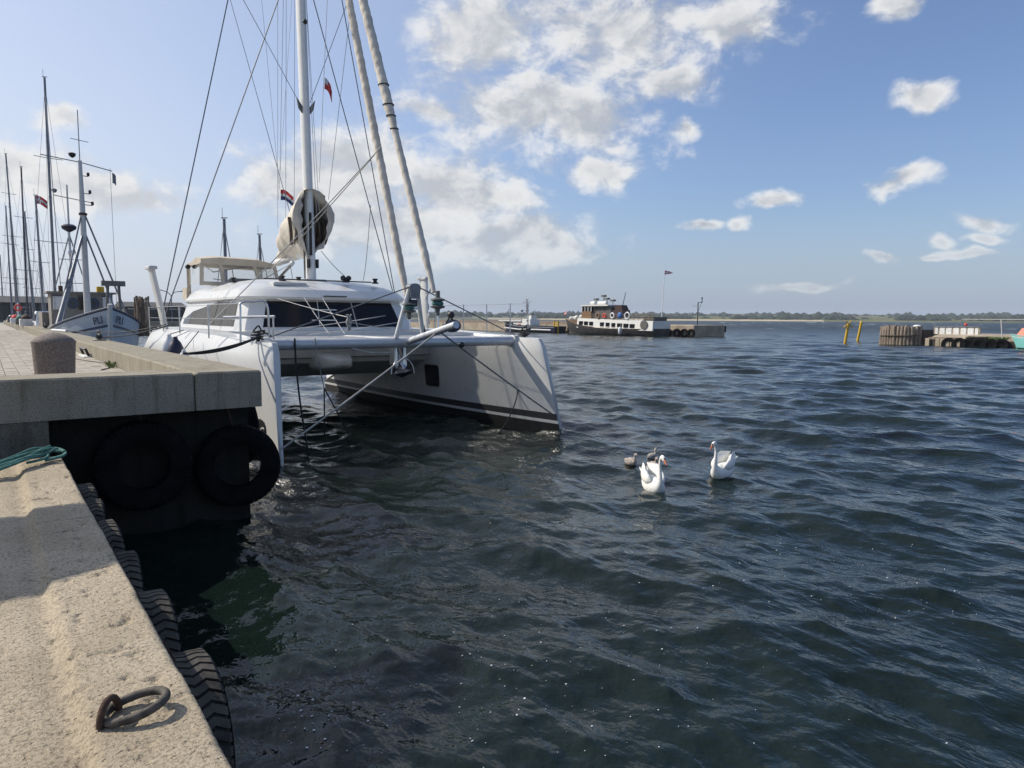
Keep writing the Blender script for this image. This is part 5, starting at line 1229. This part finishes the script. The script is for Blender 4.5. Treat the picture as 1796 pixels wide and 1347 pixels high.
def flagpole():
    p = on_x(1160, 571, MX0 + 1.2); y = p.y; x = p.x; t = on_y(1166, 474, y)
    T = thing('flagpole', (x, y, 1.85), 'white flagpole with a dark footing on the mole', 'flagpole')
    MB().loft([[(x + s * r, y + q * r, z) for s, q in ((-1, -1), (1, -1), (1, 1), (-1, 1))] for r, z in ((.42, 1.855), (.36, 2.15), (.14, 2.9))]).build('footing', 'ship_black', T)
    MB().tube([(x, y, 2.85), (t.x, y, t.z)], [.07, .04], 10).build('pole', 'white', T, smooth=60)
    m = MB(); h = .72; L = 2.2; N = 12; P = []
    for i in range(N + 1):
        f = i / N; w = h / 2 * (1 - f) ** .9 + .01
        P.append([(t.x + f * L, y + .10 * math.sin(f * 9), t.z - .36 + k * w) for k in (-1, -.3, .3, 1)])
    for i in range(N):
        for j in range(3): m.add([P[i][j], P[i + 1][j], P[i + 1][j + 1], P[i][j + 1]], [(0, 1, 2, 3)], 1 if j == 1 or i == 3 else 0)
    o = m.build('pennant_flag', ['red', 'white'], label='long red pennant with white cross on the mole flagpole', cat='flag')
    md = o.modifiers.new('thickness', 'SOLIDIFY'); md.thickness = .02
flagpole()
def mole_lamp():
    p = on_y(1223, 571, MY0 + 2); x, y = p.x, MY0 + 2; zt = on_y(1224, 530, y).z
    T = thing('harbour_light', (x, y, 1.85), 'dark post with a side arm light and lamp on the mole end', 'harbour light')
    MB().tube([(x, y, 1.85), (x + .05, y, zt)], .09, 10).build('post', 'mast_dark', T, smooth=60)
    MB().box(x, x + 1.0, y - .04, y + .04, zt - .08, zt).build('arm', 'mast_dark', T)
    MB().tube([(x + .1, y, zt - 1.5), (x + .9, y, zt - .05)], .04, 6).build('brace', 'mast_grey', T)
    MB().lathe([(.12, 0), (.12, .1), (.07, .15), (.07, .55), (.13, .6), (.13, .78), (.04, .85)], 12, (x + 1.0, y, zt)).build('signal_light', 'mast_dark', T, smooth=40)
    MB().tube(spline([(x, y, zt - .55), (x - .5, y, zt - .5), (x - 1.15, y, zt - .66)], 4), [.03] * 8 + [.06], 6, flat=1.4).build('lamp_arm', 'mast_grey', T, smooth=60)
mole_lamp()

def build_ship():
    XC, XF = 87.3, 84.7; Y0, Y1 = on_x(1176, 588, XF + 4.6).y, on_x(984, 575, XF + 1.5).y
    L = Y1 - Y0; YM = (Y0 + Y1) / 2
    T = thing('old_ship', (XC, YM, 0), 'old black hulled ship with white deckhouse moored at the mole', 'ship')
    fr = lambda x, y, z: Vector((XC + y, YM + x, z))
    boat_hull(fr, L, 5.0, 0, 2.75, 1.16, 1.25, 1.2, .75, full=.35).build('hull', ['ship_black', 'ship_grey', 'ship_grey', 'ship_brown'], T, smooth=40)
    yx = lambda px_, py_=565: on_x(px_, py_, XF).y
    zx = lambda py_, px_=1060: on_x(px_, py_, XF).z
    xa = XF + .45
    ya, yb = yx(1141), yx(1008)
    dz0, dz1 = .9, zx(563, 1130)
    MB().prism([(xa, ya, dz0), (xa, yb, dz0 + .3), (xa + .2, yb, zx(558, 1010)), (xa + .15, (ya + yb) / 2 + 3, zx(559.5, 1060)), (xa + .12, ya, dz1)], (4.2, 0, 0)).build('deckhouse', 'ship_white', T)
    dh = T.children[-1]
    for a, b in ((1012, 1018), (1021, 1027), (1030, 1036), (1049, 1055), (1059, 1065), (1069, 1075), (1079, 1087), (1090, 1098), (1101, 1109)):
        f = (a - 1008) / 100; zc = zx(566 + 6.2 * f, a)
        MB().box(xa - .03, xa + .15, yx(b), yx(a), zc - .34, zc + .32).build('window', 'glass_dark', dh)
        MB().box(xa - .06, xa - .02, yx(b) - .05, yx(a) + .05, zc - .46, zc - .39).build('window_sill', 'ship_white', dh)
    MB().lathe([(.75, 0), (.75, .12), (.5, .14)], 20, (xa - .1, yx(1126), zx(570, 1126)), 'X').build('cable_reel', 'ship_grey', T, smooth=40)
    MB().box(xa + .4, xa + 3.5, yx(1140), yx(1122), dz0 + .1, zx(556, 1130)).build('aft_house', 'ship_grey', T)
    # bridge
    b0, b1 = yx(1030), yx(1014); zb = zx(556, 1020)
    w = MB().box(xa + .4, xa + 3.6, b0, b1, zb - .3, zx(546, 1020)).build('wheelhouse', 'ship_brown', T)
    MB().box(xa + .45, xa + 3.55, b0 + .02, b1 - .05, zx(546, 1020) + .002, zx(537, 1020)).build('bridge_windows', 'glass_dark', w)
    for k in range(4):
        y = b0 + (b1 - b0) * k / 3; MB().box(xa + .38, xa + .5, y - .06, y + .06, zx(546, 1020), zx(537, 1020)).build('window_post', 'ship_white', w)
    MB().box(xa + .25, xa + 3.7, yx(1060), b1 + .2, zx(537, 1020) + .005, zx(535.5, 1020) + .06).build('bridge_roof', 'ship_white', w)
    MB().box(xa + .8, xa + 3.4, yx(1062), b0 - .02, zb - .3, zx(537, 1040)).build('radio_house', 'ship_grey', T)
    rh = T.children[-1]
    for a, b in ((1034, 1038), (1041, 1045), (1048, 1053)): MB().box(xa + .76, xa + .9, yx(b), yx(a), zx(545, a), zx(539, a)).build('window', 'glass_grey', rh)
    m = MB().loft([[(xa + 1.2 + dx * s, yx(1073) + dy * s + sh, z) for dx, dy in ((0, -.9), (1.6, -.9), (1.6, .9), (0, .9))] for s, sh, z in ((1, 0, zb), (1, .1, zx(545)), (.85, .3, zx(535)))]); m.build('funnel', 'funnel', T)
    MB().box(xa + .8, xa + 2.6, yx(1082), yx(1064), zb - .2, zx(544)).build('funnel_casing', 'funnel', T)
    for a, b, z in ((1026, 1033, 532), (1039, 1053, 532)):
        MB().tube([(xa + 1.0, yx(b), zx(z, a)), (xa + 1.0, yx(a), zx(z, a))], .36, 12).build('life_raft', 'ship_white', T, smooth=50)
    for a, z0, z1, nm in ((1043, 530, 519, 'radar_scanner'), (1030, 531, 525, 'searchlight'), (1059, 536, 527, 'ventilator'), (1049, 529, 524, 'searchlight')):
        y = yx(a); o = MB().tube([(xa + 1.6, y, zx(z0 + 6, a)), (xa + 1.6, y, zx(z1, a))], .06, 6).build(nm, 'ship_grey', T)
        MB().bbox(xa + 1.3, xa + 1.9, y - .45, y + .45, zx(z1, a) - .12, zx(z1, a) + .2, .05).build('head', 'ship_grey', o)
    MB().tube([(xa + 1.5, yx(1076), zx(540)), (xa + 1.5, yx(1082), zx(512, 1082))], [.07, .05], 8).build('leaning_mast', 'mast_dark', T)
    # rail with gear
    rz0, rz1 = dz1 + .02, zx(552, 1080)
    for a in range(1034, 1144, 9): MB().tube([(xa + .2, yx(a), rz0), (xa + .2, yx(a), rz1 + .1)], .035, 6).build('rail_post', 'timber', T)
    for z in (rz1 + .1, rz1 - .25, rz1 - .6): MB().box(xa + .16, xa + .22, yx(1140), yx(1030), z - .05, z + .05).build('rail_bar', 'timber', T)
    def ringbuoy(a, mt, r=.42):
        y = yx(a); z = rz1 - .15
        MB().loft([[(xa + .05 + .10 * math.sin(b_), y + (r + .13 * math.cos(b_)) * math.cos(q), z + (r + .13 * math.cos(b_)) * math.sin(q)) for b_ in [k * .785 for k in range(8)]] for q in [k * .3142 for k in range(21)]], True, False, False).build('lifebuoy', mt, T, smooth=60)
    ringbuoy(1070, 'white'); ringbuoy(1096, 'fender_white', .52); ringbuoy(1045, 'ship_brown', .4); ringbuoy(1056, 'red', .3)
    MB().sphere((xa + .1, yx(1083), rz1 - .1), .55, 12, 8, (.5, 1, 1)).build('blue_buoy', 'blue_ball', T, smooth=60)
    m = MB()
    for k in range(9): m.sphere((XC + rnd.uniform(-1, .5), Y1 - 2.2 - rnd.random() * 2.2, 2.75 + rnd.uniform(0, .4)), rnd.uniform(.25, .45), 8, 6)
    m.build('foredeck_gear', 'ship_white', T, smooth=50)
    flag('bow_flag', (XC, Y1 - .2, 4.2), .8, .6, (.3, 1, 0), ['red', 'white'], cross, 'small red flag at the black ship bow', .3)
    p = (XF - .3, yx(1090), .9); t = thing('ship_fender', (p[0], p[1], .3), 'grey white fender hanging on the black ship side', 'fender')
    MB().lathe([(.1, -.7), (.3, -.5), (.34, .2), (.2, .5), (.06, .6)], 12, p).build('fender_body', 'fender_white', t, smooth=60)
    MB().tube([(p[0], p[1], 1.5), (p[0] + .3, p[1], 2.0)], .03, 5).build('lanyard', 'rope_grey', t)
build_ship()

def build_workboat():
    XC, XF = 88.6, 86.8; Y0, Y1 = on_x(970, 580, XF).y, on_x(872, 578, XF).y; L = Y1 - Y0; YM = (Y0 + Y1) / 2
    T = thing('workboat', (XC, YM, 0), 'navy blue workboat with white wheelhouse and canopy at the mole', 'workboat')
    fr = lambda x, y, z: Vector((XC + y, YM + x, z)); yx = lambda a: on_x(a, 575, XF).y; zx = lambda b, a=920: on_x(a, b, XF).z
    boat_hull(fr, L, 3.6, 0, 2.2, 1.35, 1.3, .8, .85).build('hull', ['navy', 'white', 'antifoul', 'ship_grey'], T, smooth=40)
    pts = [(XF - .02, yx(a), zx(b, a)) for a, b in ((966, 579), (940, 578), (910, 577.5), (885, 574.5))]
    MB().tube(pts, .12, 6).build('rubbing_strake', 'white', T)
    w = MB().box(XF + .4, XF + 2.8, yx(927), yx(913), 1.3, zx(559.5)).build('wheelhouse', 'white', T)
    for a in (921.5, 924.5): MB().box(XF + .36, XF + .5, yx(a + .9), yx(a - .9), zx(573), zx(569)).build('window', 'glass_dark', w)
    MB().box(XF + .36, XF + .5, yx(922.6), yx(921), zx(564), zx(561.5)).build('window', 'glass_dark', w)
    MB().bbox(XF + .8, XF + 2.2, yx(926), yx(918), zx(559.5), zx(553.5), .1).build('top_house', 'ship_white', w)
    MB().box(XF + .5, XF + 2.9, yx(913) + .02, yx(896), 1.3, zx(565)).build('forward_house', 'white', T)
    fh = T.children[-1]
    MB().box(XF + .46, XF + .6, yx(910), yx(906), 1.5, zx(568)).build('orange_panel', 'orange', fh)
    MB().box(XF + .2, XF + 3.0, yx(912), yx(873), zx(563.5), zx(561.8)).build('canopy', 'white', T)
    for a in (875, 885, 895): MB().tube([(XF + .3, yx(a), 1.4), (XF + .3, yx(a), zx(563.5))], .05, 6).build('canopy_post', 'alu', T)
    m = MB().tube([(XF + 1.5, yx(913.5), 1.3), (XF + 1.5, yx(913.5), zx(524))], [.22, .10], 8).build('mast', 'mast_grey', T)
    for b, wd in ((530, 1.3), (537, .7), (545, .8), (526, .6)): MB().box(XF + 1.4, XF + 1.6, yx(913.5) - wd, yx(913.5) + wd, zx(b), zx(b) + .1).build('cross_arm', 'mast_grey', m)
    for a, b in ((905, 545), (923, 551)): MB().lathe([(.2, -.2), (.3, 0), (.2, .2)], 10, (XF + 1.5, yx(a), zx(b, a))).build('lamp', 'mast_dark', T, smooth=50)
    MB().tube([(XF + 1.5, yx(905), zx(562)), (XF + 1.5, yx(905), zx(546))], .05, 5).build('lamp_post', 'mast_grey', T)
build_workboat()
def yellow_marker():
    y = on_x(972, 575, 87.5).y; T = thing('yellow_ladder_post', (87.8, y, 0), 'yellow fender frame between the workboat and the black ship', 'post')
    for dy in (-.55, .55): MB().tube([(88.0, y + dy, -.5), (88.0, y + dy, 2.4)], .16, 8).build('upright', 'yellow', T, smooth=60)
    for z in (.4, .9, 1.4, 1.9): MB().box(87.93, 88.07, y - .55, y + .55, z - .1, z + .1).build('rung', 'yellow', T)
    for dy, wh in ((-2.0, 'next to the yellow frame'), (-3.2, 'next to the black ship bow')): tyre((89.9, y + dy, .7), (0, 0, 0), 'dark tyre on the mole wall ' + wh, TYD, 'tyres beside the yellow frame', None, (1.5, 1.5, 1.5))
yellow_marker()

# ------------------------------------------------------------------ right-hand pier
def yellow_post(pb, pt, D, label, capd):
    b = on_z(*pb, 0); d = ray(*pt); k = b.to_2d().length / d.to_2d().length; t = Vector((0, 0, CAMZ)) + d * k
    T = thing('yellow_post', (b.x, b.y, 0), label, 'post', 'yellow leaning posts in the water')
    dv = (t - b).normalized()
    MB().tube([b - dv * 1.0, t], .165, 14).build('post', 'yellow', T, smooth=60)
    if capd:
        for s in (-1, 1):
            MB().tube([t + Vector((-.55 * s * math.cos(YAW), .55 * s * math.sin(YAW), -.45)), t + Vector((.35 * s * math.cos(YAW), -.35 * s * math.sin(YAW), .35))], .07, 6).build('cross_mark', 'yellow', T)
    else: MB().lathe([(.2, 0), (.12, .25), (.02, .3)], 10, tuple(t)).build('pointed_cap', 'yellow', T, smooth=40)
yellow_post((1482, 602), (1488, 568), 0, 'yellow leaning post with a cross shaped top mark', True)
yellow_post((1504, 598.5), (1510.5, 567), 0, 'yellow leaning post with a plain pointed top', False)

def build_pier():
    XF = 85.0; yx = lambda a: on_x(a, 590, XF).y; zx = lambda a, b: on_x(a, b, XF).z
    D = thing('timber_dolphin', (XF + 1, yx(1560), 0), 'cluster of weathered timber piles at the pier head', 'timber piles')
    m = MB(); m.lathe([(.21, -2), (.22, .3), (.2, .9), (.21, 1.6), (.19, 2.15), (.15, 2.2)], 9); me = m.mesh('pile', 'timber', smooth=50)
    cx, cy = XF + 3.6, yx(1583) ; path = []
    for a in (1546, 1550, 1554, 1559, 1564, 1569, 1575, 1581, 1587, 1594, 1600, 1607, 1613): path.append((a, XF + .9 * ((a - 1575) / 35) ** 2))
    for a, x in path:
        y = on_x(a, 588, x).y
        share('pile', me, D, (x, y, rnd.uniform(-.12, .06)), (rnd.uniform(-.04, .04), rnd.uniform(-.04, .04), rnd.random() * 6), (rnd.uniform(.85, 1.15),) * 2 + (1,))
    for k in range(9):
        share('pile', me, D, (XF + 2 + k * .75, yx(1546) + .3 + .5 * math.sin(k), rnd.uniform(-.1, .1)), (0, 0, k))
    MB().tube([(x - .24, on_x(a, 588, x).y, zx(a, 589)) for a, x in path], .07, 6).build('waling_rope', 'timber_dark', D)
    MB().box(XF + 1.2, XF + 6, yx(1610), yx(1552), -1, 1.75).build('core_fill', 'timber_dark', D)
    MB().sphere((XF + 1.6, yx(1596), 2.15), .35, 10, 6, (1, 1.3, .5)).build('pile_cap', 'white', D, smooth=60)
    P = thing('pier', (XF, yx(1700), 0), 'earth topped pier with concrete posts and old tyres', 'pier')
    y0, y1 = 8.0, yx(1628)
    MB().loft([[(XF + .4, y, -1.5), (XF + .4, y, .85), (XF + 1.6, y, 1.15), (XF + 3, y, 1.3 - (.1 if y < 20 else 0)), (XF + 11, y, 1.3), (XF + 11, y, -1.5)] for y in np.linspace(y0, y1, 30)]).build('pier_fill', 'mole_concrete', P)
    MB().box(XF + .18, XF + .39, y0, y1, -1, .70).build('dark_underside', 'timber_dark', P)
    MB().box(XF + .1, XF + .5, yx(1684), y1, .72, .98).build('edge_beam', 'timber', P)
    for a in (1627, 1645, 1653, 1662, 1671, 1681): MB().bbox(XF - .05, XF + .25, yx(a) - .22, yx(a) + .22, -1, .85, .03).build('post', 'mole_concrete', P)
    MB().box(XF + .2, XF + 1.2, yx(1728), yx(1695), 1.0, 1.12).build('dark_slab', 'timber_dark', P)
    # white board fence
    XW = XF + 3; yw = lambda a: on_x(a, 580, XW).y
    Wf = thing('board_fence', (XW, yw(1680), 1.3), 'low white board fence on the pier', 'fence')
    for a, b in ((1640, 1645), (1648, 1657), (1659, 1669), (1672, 1682), (1685, 1695), (1697, 1708), (1710, 1716)):
        MB().bbox(XW, XW + .1, yw(b), yw(a), 1.28, 2.02, .02).build('board', 'white', Wf)
    for a in (1639, 1646.5, 1658, 1670.5, 1683.5, 1696, 1709, 1717): MB().box(XW + .05, XW + .2, yw(a) - .1, yw(a) + .1, 1.25, 2.08).build('fence_post', 'mole_concrete', Wf)
    MB().box(XW - .06, XW + .26, yw(1718), yw(1638), 2.085, 2.2).build('top_rail', 'mast_grey', Wf)
    for a, wh in ((1665, 'first'), (1683, 'second'), (1699, 'third'), (1719, 'fourth'), (1738, 'fifth'), (1758, 'sixth')):
        tyre((XF - .02, yx(a), .22), (0, 0, 0), wh + ' half sunk tyre along the pier foot counted from the timber piles', TYD, 'tyres along the pier foot', None, (1.35, 1.35, 1.35))
    m = MB(); r2 = random.Random(3)
    for k in range(260):
        x, y = XF + r2.uniform(.3, 1.6), r2.uniform(yx(1765), yx(1690)); s = r2.uniform(.05, .16); a = r2.random() * 6
        m.add([(x - s, y, .95), (x + s, y, .95), (x + .3 * s, y + s * math.cos(a), 1.05 + s), (x, y + s, .95)], [(0, 1, 2), (1, 3, 2), (3, 0, 2)])
    m.build('pier_weeds', 'grass', label='weeds growing along the pier edge', kind='stuff', org=(0, 0, 0))
    T = thing('mooring_pole', (XF + .6, yx(1754), 1), 'thin bare pole standing on the pier by the turquoise boat', 'pole')
    p = on_x(1756, 561, XF + .6)
    MB().tube([(XF + .6, yx(1754), .9), (p.x, p.y, p.z)], .05, 6).build('pole', 'rope_white', T)
    MB().box(XF + .5, XF + .7, yx(1754) - .15, yx(1754) + .15, .85, 1.05).build('foot', 'galv', T)
    T = thing('line_pole', (XF + 2, yx(1687), 1.2), 'thin pole with a red float behind the white fence', 'pole')
    p = on_x(1687, 560, XF + 3.3)
    MB().tube([(p.x, p.y, 1.2), (p.x, p.y, p.z)], .04, 6).build('pole', 'mast_grey', T)
    q = on_x(1694, 569.5, XF + 3.3); MB().sphere(tuple(q), .18, 8, 6).build('float', 'red', T, smooth=60)
    MB().tube([(p.x, p.y, p.z), (XF + 3.3, y0 + 6, p.z)], .03, 5).build('line', 'rope_white', T)
    # turquoise boat
    XB = 83.2; b = on_x(1772, 590, XB); L = 6.5
    T = thing('small_boat', (XB, b.y - 3.2, 0), 'turquoise boat with a coral red cover moored at the pier', 'boat')
    fr = lambda x, y, z: Vector((XB + y, b.y - 3.25 + x, z))
    boat_hull(fr, 6.5, 2.4, 0, 1.55, 1.25, 1.2, .7, .9).build('hull', ['teal', 'white', 'antifoul', 'coral'], T, smooth=40)
    MB().loft([[fr(x, -w, 1.28), fr(x, -w * .8, 1.28 + h * .7), fr(x, 0, 1.3 + h), fr(x, w * .8, 1.28 + h * .7), fr(x, w, 1.28)] for x, w, h in ((2.6, .35, .3), (2.3, .62, .8), (1.6, .9, .92), (0, 1.0, .95), (-2.5, .9, .9))]).build('cover', 'coral', T, smooth=30)
    MB().tube([fr(1.2, -.6, 2.0), fr(1.2, -.6, 2.95), fr(-2.8, -.6, 2.95)], .04, 6).build('rail', 'fender_white', T)
    MB().sphere(tuple(fr(1.0, -1.05, 1.3)), .14, 8, 6).build('fender_ball', 'fender_white', T, smooth=60)
build_pier()

# ------------------------------------------------------------------ invented crane shape, unseen, added to cast the shadow on the low quay
def shadow_caster():
    z = LQZ + 4.0; D = Vector((.974, .228, 0)); S = Vector((-.228, .974, 0)); A = Vector((-2.92, 9.40, z))
    T = thing('shadow_caster', (-7.0, 8.6, LQZ), 'invented crane shape out of view, added to shade the low quay', 'shadow caster')
    rings = []
    for l, w, h in ((-6.0, .55, .48), (-.2, .52, .47), (.75, .40, .36), (1.5, .22, .20), (2.1, .07, .06)):
        c = A + D * l; rings.append([c + S * a * w + Vector((0, 0, b * h)) for a, b in ((-1, -1), (1, -1), (1, 1), (-1, 1))])
    MB().loft(rings).build('jib', 'yellow', T)
    b = A - D * 4.6
    MB().lathe([(.45, 0), (.4, .1), (.3, .15), (.28, z - LQZ - .3)], 16, (b.x, b.y, LQZ - .05)).build('column', 'yellow', T, smooth=40)
    MB().box(b.x - 1.2, b.x + .4, b.y - .7, b.y + .7, z + .45, z + 1.2).build('counterweight', 'ship_grey', T)
shadow_caster()

# ------------------------------------------------------------------ air
def build_haze():
    o = MB().box(-4400, 4400, -4400, 4400, -6, 62).build('haze', 'white', org=(0, 0, 0), label='thin blue sea haze', kind='stuff')
    m = bpy.data.materials.new('haze_air'); m.use_nodes = True; t = m.node_tree; t.nodes.remove(t.nodes['Principled BSDF'])
    v = t.nodes.new('ShaderNodeVolumePrincipled'); v.inputs['Color'].default_value = (0.80, 0.88, 1.0, 1); v.inputs['Density'].default_value = 0.00013
    t.links.new(v.outputs[0], t.nodes['Material Output'].inputs['Volume'])
    o.data.materials.clear(); o.data.materials.append(m)
build_haze()
